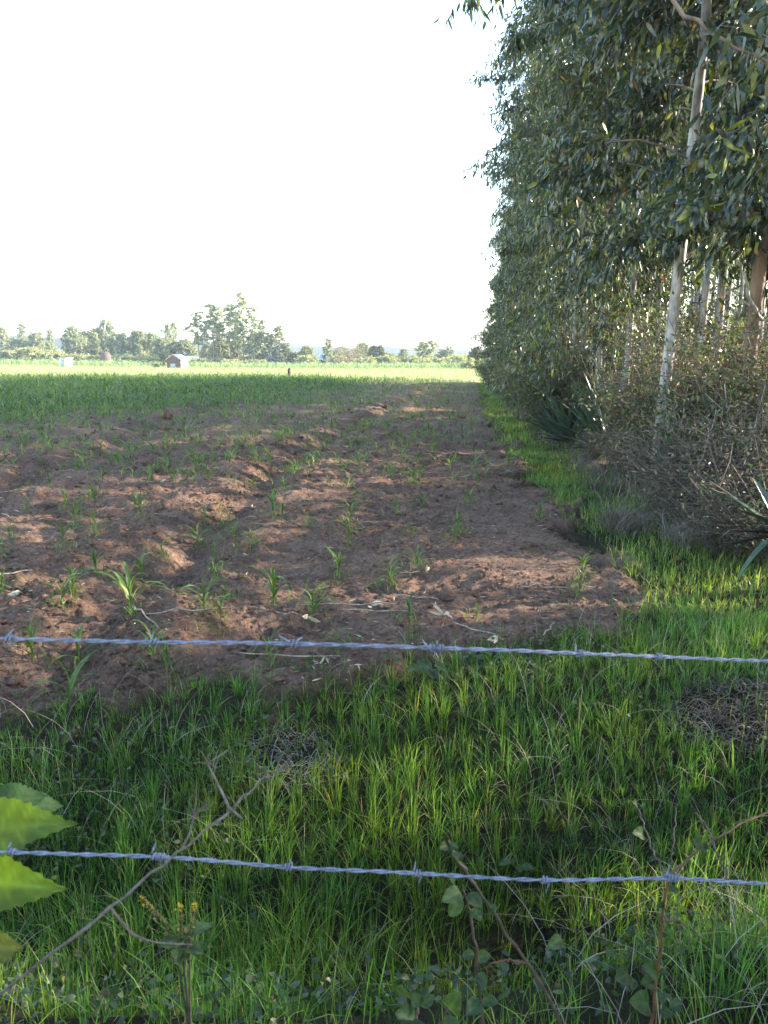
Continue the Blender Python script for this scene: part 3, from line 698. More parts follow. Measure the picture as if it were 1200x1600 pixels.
for i, (tx, ty, me, wd) in enumerate([(1136, 768, sw[0], 0.8), (1166, 778, sw[1], 0.95), (1180, 744, sw[0], 1.0), (1196, 700, sw[3], 1.0), (1230, 690, sw[0], 1.0), (1262, 700, sw[3], 1.0), (1290, 740, sw[1], 1.0), (1310, 790, sw[2], 1.0),
        (1148, 864, sw[2], 0.6), (1300, 850, sw[2], 0.9), (1120, 846, sw_black, 0.6), (1150, 820, sw_black, 0.5), (1192, 880, sw_black, 0.5)]):
    e = at(tx, ty, 5.2 + r2.uniform(-0.25, 0.25)) - base; v = e - top; L = np.linalg.norm(v)
    o = link('dead_leaf' if me is sw_black else 'leaf', me, s5); o.location = tuple(top)
    o.rotation_euler = (math.asin(v[2] / L), 0, math.atan2(v[1], v[0]) - PI / 2); o.scale = (wd * 0.95, L, 1)
mb = MB(); mb.tube(np.array([[0, 0, -0.05], [0.01, 0, 0.15], top + [0, 0, 0.03]]), [0.05, 0.05, 0.035], 8); mb.obj('trunk', M['bark_brown'], s5, True)

# ------------------------------------------------------------------ grass (stuff)
PAL_GR = np.array([[0.055, 0.12, 0.028], [0.09, 0.185, 0.035], [0.13, 0.24, 0.042], [0.18, 0.26, 0.048], [0.3, 0.25, 0.13]])
def grass_field(name, n, xf, yr, hr, wr, seed, keep, segs=3, label='', p=(0.26, 0.33, 0.25, 0.11, 0.05), tint=1.0):
    rng = np.random.default_rng(seed)
    Y = rng.uniform(0, 1, n) * (yr[1] - yr[0]) + yr[0]; a, b = xf(Y); X = a + (b - a) * rng.uniform(0, 1, n)
    # tufts: pull the blades towards tuft centres
    gx, gy = np.floor(X / 0.085), np.floor(Y / 0.085)
    cx = (gx + 0.5 + 0.42 * _h(gx, gy, 3)) * 0.085; cy = (gy + 0.5 + 0.42 * _h(gx, gy, 4)) * 0.085
    pull = 0.45; X = X + (cx - X) * pull; Y = Y + (cy - Y) * pull
    k = keep(X, Y, rng); X, Y, cx, cy, gx, gy = (v[k] for v in (X, Y, cx, cy, gx, gy)); m = len(X)
    tuft = np.clip(_h(gx, gy, 7) * 0.5 + 0.5 + 0.35 * fbm(X * 3.1, Y * 3.1, 2, seed + 9), 0, 1)
    dens = fbm(X * 1.1, Y * 1.1, 2, seed + 5)
    h = (hr[0] + (hr[1] - hr[0]) * rng.uniform(0, 1, m) ** 1.6) * (0.75 + 0.4 * tuft) * (1 + 0.22 * dens)
    az = np.where(rng.uniform(size=m) < 0.75, np.arctan2(Y - cy, X - cx), rng.uniform(-PI, PI, m)) + rng.normal(0, 0.6, m)
    h = h * (1 - 0.35 * sstep(-0.5, 0.1, Y - ye(X)) * (X < 1.2)) * np.interp(Y, [1.6, 2.8, 3.6, 6], [1.08, 0.95, 0.8, 0.85])
    hue = sstep(-0.6, 0.7, fbm(X * 1.7 + 5, Y * 1.7, 2, seed + 13) + 0.5 * _h(gx, gy, 17))[:, None]
    c = pal(rng, m, PAL_GR, np.array(p)) * (0.85 + 0.35 * tuft[:, None]) * (np.array([0.85, 0.96, 1.15]) * (1 - hue) + np.array([1.2, 1.06, 0.9]) * hue) * tint
    V, T, C = blades(np.stack([X, Y, H(X, Y) - 0.012], -1), h, rng.uniform(wr[0], wr[1], m), az, rng.uniform(0.05, 0.95, m) ** 1.4, c * 0.75, c * 1.12, rng, segs)  # shade low in the sward put into the blade colour, tips lightened
    return tag(link(name, mesh(name, V, [T], M['grass'], C, True)), label, None, None, 'stuff')

def bare(X, Y):      # dead patches in the sward
    a = gp(1175, 1120); b = gp(450, 1190)
    return (((X - a[0]) / 0.36) ** 2 + ((Y - a[1]) / 0.2) ** 2 < 1) | (((X - b[0]) / 0.17) ** 2 + ((Y - b[1]) / 0.12) ** 2 < 0.8)
def keep_near(X, Y, rng):
    s = soil_mask(X, Y)
    gap = fbm(X * 2.2, Y * 2.2, 2, 15)
    ditch = np.maximum(0.6 * np.exp(-((Y - 2.42) / 0.16) ** 2) * sstep(0.1, 0.7, X + 0.5 * fbm(X, Y, 2, 2)), 1.3 * np.exp(-((X - 0.62) / 0.34) ** 2 - ((Y - 2.35) / 0.17) ** 2))
    return (rng.uniform(size=len(X)) > s * 1.05 - 0.03) & (rng.uniform(size=len(X)) < 1.0 + 0.22 * gap - 0.85 * ditch - 0.82 * (1 - sstep(1.7, 2.9, Y))) & ~(bare(X, Y) & (rng.uniform(size=len(X)) < 0.9))
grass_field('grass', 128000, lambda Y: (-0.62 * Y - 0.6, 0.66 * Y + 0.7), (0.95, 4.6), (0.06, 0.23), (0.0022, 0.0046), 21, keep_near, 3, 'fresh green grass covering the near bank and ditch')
def keep_strip(X, Y, rng):
    e = X - xe(Y); wd = np.interp(Y, [4.3, 5.5, 7, 8.5, 14, 25, 60], [3.2, 2.2, 1.35, 0.85, 0.85, 0.9, 0.9])
    n = 0.2 * fbm(X * 2, Y * 2, 2, 33)
    fall = sstep(-0.2, 0.12, e + n) * (1 - sstep(wd * 0.5, wd * 1.15, e + n * 1.5)) * (0.55 + 0.45 * sstep(-0.5, 0.4, fbm(X * 1.3, Y * 1.3, 2, 36)))
    return rng.uniform(size=len(X)) < fall
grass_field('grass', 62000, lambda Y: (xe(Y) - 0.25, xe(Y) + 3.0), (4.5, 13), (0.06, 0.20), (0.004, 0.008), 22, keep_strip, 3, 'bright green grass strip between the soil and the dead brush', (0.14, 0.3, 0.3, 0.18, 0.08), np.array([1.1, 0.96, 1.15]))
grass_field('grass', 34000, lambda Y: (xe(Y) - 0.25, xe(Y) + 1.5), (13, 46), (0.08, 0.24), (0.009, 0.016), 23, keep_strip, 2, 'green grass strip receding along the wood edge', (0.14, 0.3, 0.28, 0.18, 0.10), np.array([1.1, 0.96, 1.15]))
# sparse weeds of grass in the soil
def keep_soil(X, Y, rng):
    return (rng.uniform(size=len(X)) < soil_mask(X, Y)) & (rng.uniform(size=len(X)) < 0.10 + 0.9 * sstep(0.2, 0.95, fbm(X * 1.8, Y * 1.8, 3, 44)) + 0.25 * sstep(14, 30, Y)) & (X < xe(Y) - 0.1)
grass_field('grass', 42000, lambda Y: (-0.62 * Y - 0.6, xe(Y)), (3.5, 13), (0.02, 0.08), (0.002, 0.004), 24, keep_soil, 2, 'thin weedy grass sprouting in the ploughed soil', (0.4, 0.3, 0.15, 0.1, 0.05))
grass_field('grass', 60000, lambda Y: (-0.62 * Y - 0.6, xe(Y)), (13, 46), (0.04, 0.14), (0.006, 0.012), 25, keep_soil, 2, 'thin weedy grass in the far part of the ploughed soil', (0.3, 0.3, 0.2, 0.15, 0.05))
# small broad leaves low in the sward
rng = np.random.default_rng(31); n = 9000
Y = rng.uniform(1.0, 4.2, n); X = rng.uniform(-0.65, 0.7, n) * (Y + 0.6)
kk = (fbm(X * 1.6, Y * 1.6, 2, 66) > 0.05) & (soil_mask(X, Y) < 0.5); X, Y = X[kk], Y[kk]; n = len(X)
P = np.stack([X, Y, H(X, Y) + rng.uniform(0.02, 0.13, n)], -1); D = rng.normal(0, 1, (n, 3)); D[:, 2] = rng.normal(0.1, 0.25, n)
V, T, C = leaves(P, D, rng.uniform(0.014, 0.036, n), rng.uniform(0.010, 0.024, n), pal(rng, n, PAL_BUSH * 0.8, np.array((.3, .35, .25, .05, .03, .02))), rng, True)
tag(link('ground_cover', mesh('ground_cover', V, [T], M['leaf'], C, True)), 'small round weed leaves low among the grass', None, None, 'stuff')
# dry blades mixed into the sward
rng = np.random.default_rng(32); n = 2600
Y = rng.uniform(1.0, 4.4, n); X = rng.uniform(-0.65, 0.75, n) * (Y + 0.6); kk = (fbm(X * 1.3, Y * 1.3, 2, 68) > 0.0) & (soil_mask(X, Y) < 0.6); X, Y = X[kk], Y[kk]; n = len(X)
c = np.array([0.3, 0.25, 0.2]) * rng.uniform(0.6, 1.3, (n, 1))
V, T, C = blades(np.stack([X, Y, H(X, Y) + rng.uniform(0, 0.08, n)], -1), rng.uniform(0.08, 0.3, n), rng.uniform(0.0015, 0.003, n), rng.uniform(0, 6.3, n), rng.uniform(0.4, 1.7, n), c, c, rng, 4)
tag(link('dry_blades', mesh('dry_blades', V, [T], M['straw'], C)), 'dry bleached grass stems among the green grass', None, None, 'stuff')

# ------------------------------------------------------------------ soil clods and straw litter (stuff)
def clods(n, seed, yr, size):
    rng = np.random.default_rng(seed)
    I = np.array([[1, 0, 0], [-1, 0, 0], [0, 1, 0], [0, -1, 0], [0, 0, 1], [0, 0, -1.0]])
    F = np.array([[0, 2, 4], [2, 1, 4], [1, 3, 4], [3, 0, 4], [2, 0, 5], [1, 2, 5], [3, 1, 5], [0, 3, 5]])
    Y = np.exp(rng.uniform(math.log(yr[0]), math.log(yr[1]), n)); X = rng.uniform(-0.62, 0.4, n) * (Y + 0.8)
    k = (soil_mask(X, Y) > 0.6) & (rng.uniform(size=n) < 0.35 + 0.65 * sstep(-0.2, 0.6, fbm(X * 1.2, Y * 1.6, 2, 91))); X, Y = X[k], Y[k]; n = len(X)
    s = size * np.exp(rng.normal(0, 0.6, n)) * np.clip(Y / 9, 0.7, 1.3)
    sc = s[:, None, None] * rng.uniform(0.6, 1.25, (n, 1, 3)); R = 1 + rng.uniform(-0.35, 0.35, (n, 6, 3)); J = rng.normal(0, 0.28, (n, 6, 3))
    a = rng.uniform(0, 6.3, n); ca, sa = np.cos(a)[:, None], np.sin(a)[:, None]
    v = (I[None] * R + J) * sc; v = np.stack([v[..., 0] * ca - v[..., 1] * sa, v[..., 0] * sa + v[..., 1] * ca, v[..., 2] * 0.75], -1)
    v = v + np.stack([X, Y, H(X, Y) + s * 0.18], -1)[:, None]
    T = (np.arange(n)[:, None, None] * 6 + F[None]).reshape(-1, 3)
    C = np.repeat(np.stack([np.ones(n), np.zeros(n), np.zeros(n)], -1)[:, None], 6, 1).reshape(-1, 3)
    return v.reshape(-1, 3), T, C
V1, T1, C1 = clods(26000, 3, (3.5, 26), 0.013); V2, T2, C2 = clods(44000, 4, (3.5, 16), 0.0062)
V, T, C = np.concatenate([V1, V2]), np.concatenate([T1, T2 + len(V1)]), np.concatenate([C1, C2])
tag(link('soil_clods', mesh('soil_clods', V, [T], M['ground'], C, False)), 'crumbled lumps of brown soil over the ploughed field', None, None, 'stuff')
rng = np.random.default_rng(41); n = 5200
Y = np.exp(rng.uniform(math.log(3.5), math.log(20), n)); X = rng.uniform(-0.62, 0.42, n) * (Y + 0.8)
kk = (soil_mask(X, Y) > 0.5) & (rng.uniform(size=n) < 0.25 + 0.75 * sstep(-0.1, 0.7, fbm(X * 1.1, Y * 1.1, 2, 92))); X, Y = X[kk], Y[kk]; n = len(X)
c = np.array([0.42, 0.35, 0.27]) * rng.uniform(0.45, 1.3, (n, 1))
D = np.stack([rng.normal(0, 1, n), rng.normal(0, 1, n), rng.normal(0.05, 0.12, n)], -1)
V, T, C = leaves(np.stack([X, Y, H(X, Y) + 0.008], -1), D, rng.uniform(0.02, 0.10, n) * np.clip(Y / 7, 0.8, 2), rng.uniform(0.002, 0.009, n), c, rng, False)
tag(link('straw_litter', mesh('straw_litter', V, [T], M['straw'], C)), 'bits of straw and chaff scattered on the soil', None, None, 'stuff')

# loose dry maize stalks lying on the field
M['stalk_dry'] = simple_mat('dry_maize_stalk', (0.16, 0.125, 0.10), (0.36, 0.30, 0.24), 25, 0.8, 0.3, (1, 1, 1))
def stalk_me(seed):
    rng = np.random.default_rng(seed); s = np.linspace(0, 1, 7)
    P = np.stack([s - 0.5, rng.normal(0, 0.02, 7).cumsum() * 0.6, 0.015 + 0.03 * np.abs(rng.normal(0, 0.3, 7))], -1)
    mb = MB(); mb.tube(P, np.array([0.5, 1, 1.15, 0.9, 1.1, 0.9, 0.4]) * 0.0055, 6); return mb.me('stalk', M['stalk_dry'], True), P
stk = [stalk_me(i) for i in range(4)]
husk = []
for i in range(3):
    rr = np.random.default_rng(60 + i); mbh = MB()
    n = 5; Vh, Th, Ch = leaves(np.repeat([[0.45, 0, 0.02]], n, 0), rr.normal(0, 1, (n, 3)) * [0.6, 0.8, 0.2] + [0.5, 0, 0.1], rr.uniform(0.15, 0.35, n), rr.uniform(0.04, 0.09, n), pal(rr, n, np.array([[0.5, 0.45, 0.36], [0.38, 0.33, 0.27]]), np.array([0.6, 0.4])), rr, True)
    husk.append(mesh('husk', Vh, [Th], M['straw'], Ch, True))
ST = [(540, 952, 0.62, 0.1, 'pale dry maize stalk lying level below a leafy seedling above the upper wire'), (590, 962, 0.45, -0.15, 'bent dry stalk lying in the middle of the soil above the upper wire'),
      (460, 1033, 0.6, 0.05, 'long dry stalk with a torn white husk just under the upper wire'), (230, 970, 0.45, -0.7, 'dry stalk slanting down beside the leafy maize at left'), (440, 967, 0.2, 0.0, 'short pale stalk piece lying above the upper wire at centre left'),
      (650, 940, 0.3, -0.4, 'forked dry stalk in the soil above the big barb'), (685, 955, 0.16, -1.2, 'short broken stalk end standing beside the forked stalk'), (850, 924, 0.32, 0.0, 'thin straight straw lying across the smooth wheel track'),
      (10, 925, 0.3, -0.6, 'grey stalk piece at the left border in a hollow'), (20, 905, 0.25, 0.5, 'pale husk-topped stalk at the left border above the hollow'), (370, 800, 0.5, 0.1, 'dry stalk lying in the dark furrow at mid field'), (45, 770, 0.5, 0.6, 'bright straw lying in the lit soil at the left border'),
      (230, 757, 0.4, 0.2, 'straw beside the lit mound at mid left'), (15, 812, 0.4, -0.7, 'pale curved stalk at the left border in mid field'), (740, 990, 0.3, -0.6, 'straw bits lying at the soil edge right of the big barb'), (300, 965, 0.5, 0.2, 'long bent dry stalk lying across the soil at left of centre'),
      (520, 700, 0.5, 0.2, 'thin stalk lying far back beside the long furrow'), (860, 990, 0.25, 0.9, 'crossed straws at the right end of the soil'), (640, 905, 0.15, 0.3, 'white chip of stalk in the middle of the soil'), (120, 740, 0.4, -0.1, 'grey stalk lying far back in the left field')]
for i, (px, py, L, rz, lb) in enumerate(ST):
    p = gp(px, py); sc = L * (1 if p[1] < 7 else 1.2)
    t = thing('dry_stalk', lb, 'stalk', (p[0], p[1], float(H(p[0], p[1])) + 0.012), rz + float(r2.normal(0, 0.1)), 'dry maize stalks on the soil'); t.scale = (sc, 0.8, 0.8)
    link('stem', stk[i % 4][0], t)
    if i % 2 == 0:
        h = link('husk', husk[i % 3], t); h.scale = (0.6 / max(sc, 0.2) * 0.6, 0.5, 0.5)

# ------------------------------------------------------------------ maize
def mleaf_geo(L, W, arch, droop, seed, segs=7):
    """arching strap leaf growing along +Y from the origin"""
    rng = np.random.default_rng(seed); s = np.linspace(0, 1, segs + 1)
    ang = arch - (arch + droop) * s ** 1.3
    y = np.concatenate([[0], np.cumsum(np.cos(ang[:-1])) / segs]) * L; z = np.concatenate([[0], np.cumsum(np.sin(ang[:-1])) / segs]) * L
    wv = W * np.interp(s, [0, 0.2, 0.5, 0.8, 1], [0.55, 0.95, 1.0, 0.6, 0.02])
    tw = rng.normal(0, 0.25) * s
    sx = rng.normal(0, 0.06) * L * s ** 2
    rows = []
    for j in range(segs + 1):
        c = np.array([sx[j], y[j], z[j]]); nrm = np.array([0, -np.sin(ang[j]), np.cos(ang[j])]); sd = np.array([np.cos(tw[j]), 0, np.sin(tw[j])])
        rip = 0.10 * wv[j] * rng.normal(0, 1)
        rows += [c - sd * wv[j] / 2 + nrm * (wv[j] * 0.2 + rip), c, c + sd * wv[j] / 2 + nrm * (wv[j] * 0.2 - rip)]
    Q = []
    for j in range(segs):
        for q in range(2): Q.append([3 * j + q, 3 * j + q + 1, 3 * j + q + 4, 3 * j + q + 3])
    return np.array(rows), np.array(Q), np.repeat(s, 3)
MC = [(0.07, 0.135, 0.03), (0.10, 0.165, 0.038), (0.06, 0.115, 0.04), (0.16, 0.20, 0.05)]
mleaf = []
for i in range(10):
    V, Q, s = mleaf_geo(1.0, 0.062 + 0.016 * (i % 3), [1.25, 1.1, 0.95, 1.35, 0.8][i % 5], [0.5, 1.1, 1.3, 0.2, 0.9][(i * 3) % 5], 70 + i)
    c = np.array(MC[i % 4])[None] * np.interp(s, [0, 0.3, 1], [1.3, 1.0, 0.9])[:, None]
    mleaf.append(mesh('leaf', V, [Q], M['maize'], c, True))
mb = MB(); mb.tube(np.array([[0, 0, -0.03], [0.003, 0, 0.4], [0, 0.004, 1.0]]), [0.026, 0.024, 0.012], 7, np.array([0.14, 0.2, 0.07])); mstalk = mb.me('stalk', M['maize'], True)
def maize_parts(loc, h, rz, label, group, seed, nl=6):
    rng = np.random.default_rng(seed)
    t = thing('maize_plant', label, 'maize plant', tuple(float(v) for v in loc), rz, group)
    o = link('stalk', mstalk, t); o.scale = (h * 0.8, h * 0.8, h * 0.42)
    for i in range(nl):
        f = i / max(nl - 1, 1)
        o = link('leaf', mleaf[rng.integers(0, 10)], t); o.location = (0, 0, h * (0.06 + 0.34 * f))
        o.rotation_euler = (rng.normal(0.0, 0.12) + 0.25 * f, 0, i * PI + rng.normal(0, 0.55)); L = h * rng.uniform(0.65, 1.0) * (0.75 + 0.35 * math.sin(PI * (0.25 + 0.6 * f)))
        o.scale = (L * 0.8, L, L)
    return t
def maize_one(seed, h=1.0, nl=6, segs=4, flat=False):
    rng = np.random.default_rng(seed); Vs, Qs, Cs, nn = [], [], [], 0
    for i in range(nl):
        f = i / max(nl - 1, 1)
        V, Q, s = mleaf_geo(1.0, rng.uniform(0.065, 0.10), rng.uniform(0.8, 1.4), rng.uniform(0.1, 1.2), seed * 31 + i, segs)
        if flat:
            V = V.reshape(-1, 3, 3)[:, [0, 2]].reshape(-1, 3); s = s[::3].repeat(2); Q = np.array([[2 * j, 2 * j + 1, 2 * j + 3, 2 * j + 2] for j in range(segs)])
        L = h * rng.uniform(0.65, 1.0); V = V * [L * 0.85, L, L]; a = i * PI + rng.normal(0, 0.6); ca, sa = math.cos(a), math.sin(a)
        V = np.stack([V[:, 0] * ca - V[:, 1] * sa, V[:, 0] * sa + V[:, 1] * ca, V[:, 2] + h * (0.04 + 0.34 * f)], -1)
        c = np.array(MC[rng.integers(0, 4)])[None] * rng.uniform(0.8, 1.2) * np.interp(s, [0, 0.3, 1], [1.25, 1, 0.9])[:, None]
        Vs.append(V); Qs.append(Q + nn); Cs.append(c); nn += len(V)
    return np.concatenate(Vs), np.concatenate(Qs), np.concatenate(Cs)
mone = []
for i in range(7):
    V, Q, C = maize_one(300 + i, 1.0, 7 + i % 3); mone.append(mesh('maize_plant', V, [Q], M['maize'], C, True))
# plants that stand out, by place
MP = [(110, 1105, 0.34, 'largest maize plant at the lower left, one broad leaf arching left over the bank'), (52, 1035, 0.3, 'maize seedling tuft at the left border under the upper wire'), (125, 1045, 0.3, 'maize seedling crossing the upper wire near its left end'),
      (240, 1030, 0.3, 'maize seedling tuft behind the second barb of the upper wire'), (262, 1042, 0.2, 'short maize seedling just right of the second barb, below the upper wire'), (420, 1032, 0.22, 'small maize pair below the third barb of the upper wire'), (525, 1012, 0.17, 'small bright maize seedling crossing the upper wire right of the third barb'),
      (98, 950, 0.3, 'maize seedling with drooping leaves left of the bright mound'), (205, 962, 0.46, 'tall maize plant with arching leaf tops left of centre'), (222, 905, 0.32, 'maize plant with pale arched leaf beside the tall one'), (115, 930, 0.26, 'pale maize seedling close behind the drooping one at left'),
      (320, 965, 0.34, 'leafy maize plant with wide arching leaves at centre left'), (345, 970, 0.22, 'small maize shoot touching the leafy centre left plant'), (428, 945, 0.36, 'bushy fountain-shaped maize plant at centre'), (490, 970, 0.30, 'maize plant leaning right just above the upper wire at centre'),
      (530, 905, 0.32, 'leafy maize clump in front of the lit streak'), (335, 900, 0.16, 'low maize seedling between the two furrow mounds'), (610, 920, 0.27, 'narrow upright maize plant in the middle of the field front'), (640, 975, 0.25, 'slender maize seedling leaning left above the big barb'),
      (545, 850, 0.33, 'maize plant with curled yellow leaf in the lit streak'), (547, 820, 0.3, 'maize seedling standing just behind the curled one'), (426, 805, 0.30, 'upright bright maize plant alone in the lit furrow'), (310, 855, 0.3, 'yellow green maize seedling in the lit soil at centre left'), (100, 855, 0.28, 'maize seedling on the dark mound at left'),
      (150, 895, 0.26, 'thin maize seedling beside a bent dry blade at left'), (845, 808, 0.26, 'bright maize seedling alone on the dark soil edge at right'), (910, 905, 0.24, 'pale spreading maize seedling near the right soil corner'), (905, 925, 0.14, 'tiny maize shoot at the right soil corner'), (745, 990 - 20, 0.14, 'tiny maize tuft in the smooth soil right of centre'), (715, 835, 0.24, 'maize seedling near the right wheel track'),
      (395, 855, 0.2, 'low weedy maize tuft in the lit streak at centre'), (150, 835, 0.3, 'maize seedling on the left mound behind the dark one'), (220, 805, 0.3, 'maize seedling behind the mound left of centre'), (345, 735 + 90, 0.26, 'pale maize pair beside the lit furrow'), (660, 790, 0.2, 'short maize shoot in front of the furrow end'), (710, 845, 0.17, 'low maize shoot beside the right track seedling')]
taken = []
for i, (px, py, h, lb) in enumerate(MP):
    p = gp(px, py); taken.append(p[:2]); maize_parts(p, h * 0.84, float(r2.uniform(0, 6.3)), lb, 'maize seedlings in the ploughed field', 900 + i, 8 + i % 3)
taken = np.array(taken)
# the others that can be told apart: rows of seedlings out to about 22 m
cand = []
rng = np.random.default_rng(12)
for y in np.arange(4.8, 24, 0.5):
    for x in np.arange(-14, 4.5, 0.68):
        X = x + rng.normal(0, 0.16); Y = y + rng.normal(0, 0.16)
        if abs(X) > 0.56 * (Y + 0.6) or X > xe(Y) - 0.25 or Y < ye(X) + 0.3: continue
        if rng.uniform() > (0.78 if X < xe(Y) - 1.3 else 0.22): continue
        if np.min(np.hypot(taken[:, 0] - X, taken[:, 1] - Y)) < 0.3: continue
        cand.append((X, Y))
cand.sort(key=lambda c: c[1]); cand = cand[:262]; 
for i, (X, Y) in enumerate(cand):
    h = rng.uniform(0.12, 0.27) + 0.005 * max(Y - 8, 0)
    if Y < 8: maize_parts(gxy(X, Y), h, rng.uniform(0, 6.3), 'small young maize seedling among many in the middle of the ploughed field', 'small maize seedlings in the field', 1500 + i, 7)
    else:
        o = link('maize_plant', mone[i % 7]); o.location = gxy(X, Y); o.rotation_euler = (0, 0, rng.uniform(0, 6.3)); o.scale = (h,) * 3
        side_ = 'left' if X < np.interp(Y, FUR_Y, FUR_X) else 'right'
        zone = 'in the middle distance' if Y < 11.5 else 'far back'
        tag(o, f'small maize seedling {zone} on the ploughed soil {side_} of the long furrow', 'maize plant', f'maize seedlings {zone}, {side_} of the furrow')
YMAX = cand[-1][1]
rng = np.random.default_rng(97)
cc = np.concatenate([taken, np.array([c for c in cand if c[1] < 15])]); k = 26
X = np.repeat(cc[:, 0], k) + rng.normal(0, 0.055, len(cc) * k); Y = np.repeat(cc[:, 1], k) + rng.normal(0, 0.055, len(cc) * k); m = len(X)
c = pal(rng, m, PAL_GR, np.array((0.25, 0.3, 0.25, 0.15, 0.05)))
V, T, C = blades(np.stack([X, Y, H(X, Y) - 0.01], -1), rng.uniform(0.03, 0.14, m), rng.uniform(0.0025, 0.006, m), rng.uniform(0, 6.3, m), rng.uniform(0.2, 1.3, m), c, c * 1.1, rng, 3)
tag(link('weed_tufts', mesh('weed_tufts', V, [T], M['grass'], C, True)), 'grassy weeds around the feet of the maize plants', None, None, 'stuff')
# the dense crop beyond: one mass
def crop(name, pts, hs, seed, label, nl=5, segs=3, tint=(1, 1, 1)):
    rng = np.random.default_rng(seed)
    protos = [maize_one(seed + 50 + i, 1.0, nl, segs, True) for i in range(8)]
    which = rng.integers(0, 8, len(pts)); Vs, Qs, Cs, nn = [], [], [], 0
    for k in range(8):
        idx = np.nonzero(which == k)[0]
        if not len(idx): continue
        V, Q, C = protos[k]; a = rng.uniform(0, 6.3, len(idx)); ca, sa = np.cos(a)[:, None], np.sin(a)[:, None]; h = hs[idx][:, None]
        P = np.stack([(V[:, 0] * ca - V[:, 1] * sa) * h, (V[:, 0] * sa + V[:, 1] * ca) * h, V[None, :, 2] * h], -1) + pts[idx][:, None]
        Vs.append(P.reshape(-1, 3)); Qs.append((np.arange(len(idx))[:, None, None] * len(V) + Q[None]).reshape(-1, 4) + nn); nn += len(idx) * len(V)
        Cs.append((C[None] * np.array(tint) * rng.uniform(0.75, 1.3, (len(idx), 1, 1))).reshape(-1, 3))
    return tag(link(name, mesh(name, np.concatenate(Vs), [np.concatenate(Qs)], M['maize'], np.concatenate(Cs), True)), label, None, None, 'stuff')
rng = np.random.default_rng(88); n = 24000
Y = rng.uniform(9, 48, n) ; X = rng.uniform(-0.62, 0.16, n) * Y
bx = np.interp(Y, [14, 18, 24, 34, 48, 60], [-7.5, -5.4, -2.8, -0.5, 2.6, 5.5])     # dense to the left of this line
dl = bx - X + 1.5 * fbm(X * 0.3, Y * 0.3, 2, 55)
pr = 0.15 + 0.62 * sstep(-4.0, 6.0, dl) + 0.16 * sstep(16, 32, Y)
kk = (rng.uniform(size=n) < pr * np.where(Y < 14, 0.75, 1)) & (X < xe(Y) - 0.4) & (Y > 9)
X, Y, dl = X[kk], Y[kk], dl[kk]
hs = (0.20 + 0.30 * sstep(-2, 8, dl) * sstep(13, 28, Y)) * rng.uniform(0.6, 1.25, len(X))
crop('maize_crop', np.stack([X, Y, H(X, Y)], -1), hs, 61, 'dense stand of young maize in the shade at the back of the field', 5, 3)
print('crop', len(X))
rng = np.random.default_rng(89); n = 7500
Y = rng.uniform(46, 112, n); X = rng.uniform(-0.56, 0.13, n) * Y
crop('maize_crop', np.stack([X, Y, H(X, Y)], -1), rng.uniform(0.2, 0.42, n), 62, 'sunlit yellow green crop beyond the shade', 4, 2, (2.9, 2.2, 4.6))  # yellower crop, its tint also raised to carry the bright sunlight
rng = np.random.default_rng(90); n = 3300
Y = rng.uniform(116, 128, n) + 0; X = rng.uniform(-0.53, 0.2, n) * Y
kk = ~((X > -38) & (X < -30)) | (Y > 121)
X, Y = X[kk], Y[kk]
crop('maize_strip', np.stack([X, Y + 0.04 * np.maximum(-X, 0), H(X, Y)], -1), rng.uniform(0.75, 1.15, len(X)), 63, 'strip of tall pale maize in front of the distant trees', 6, 2, (2.9, 2.2, 5.0))

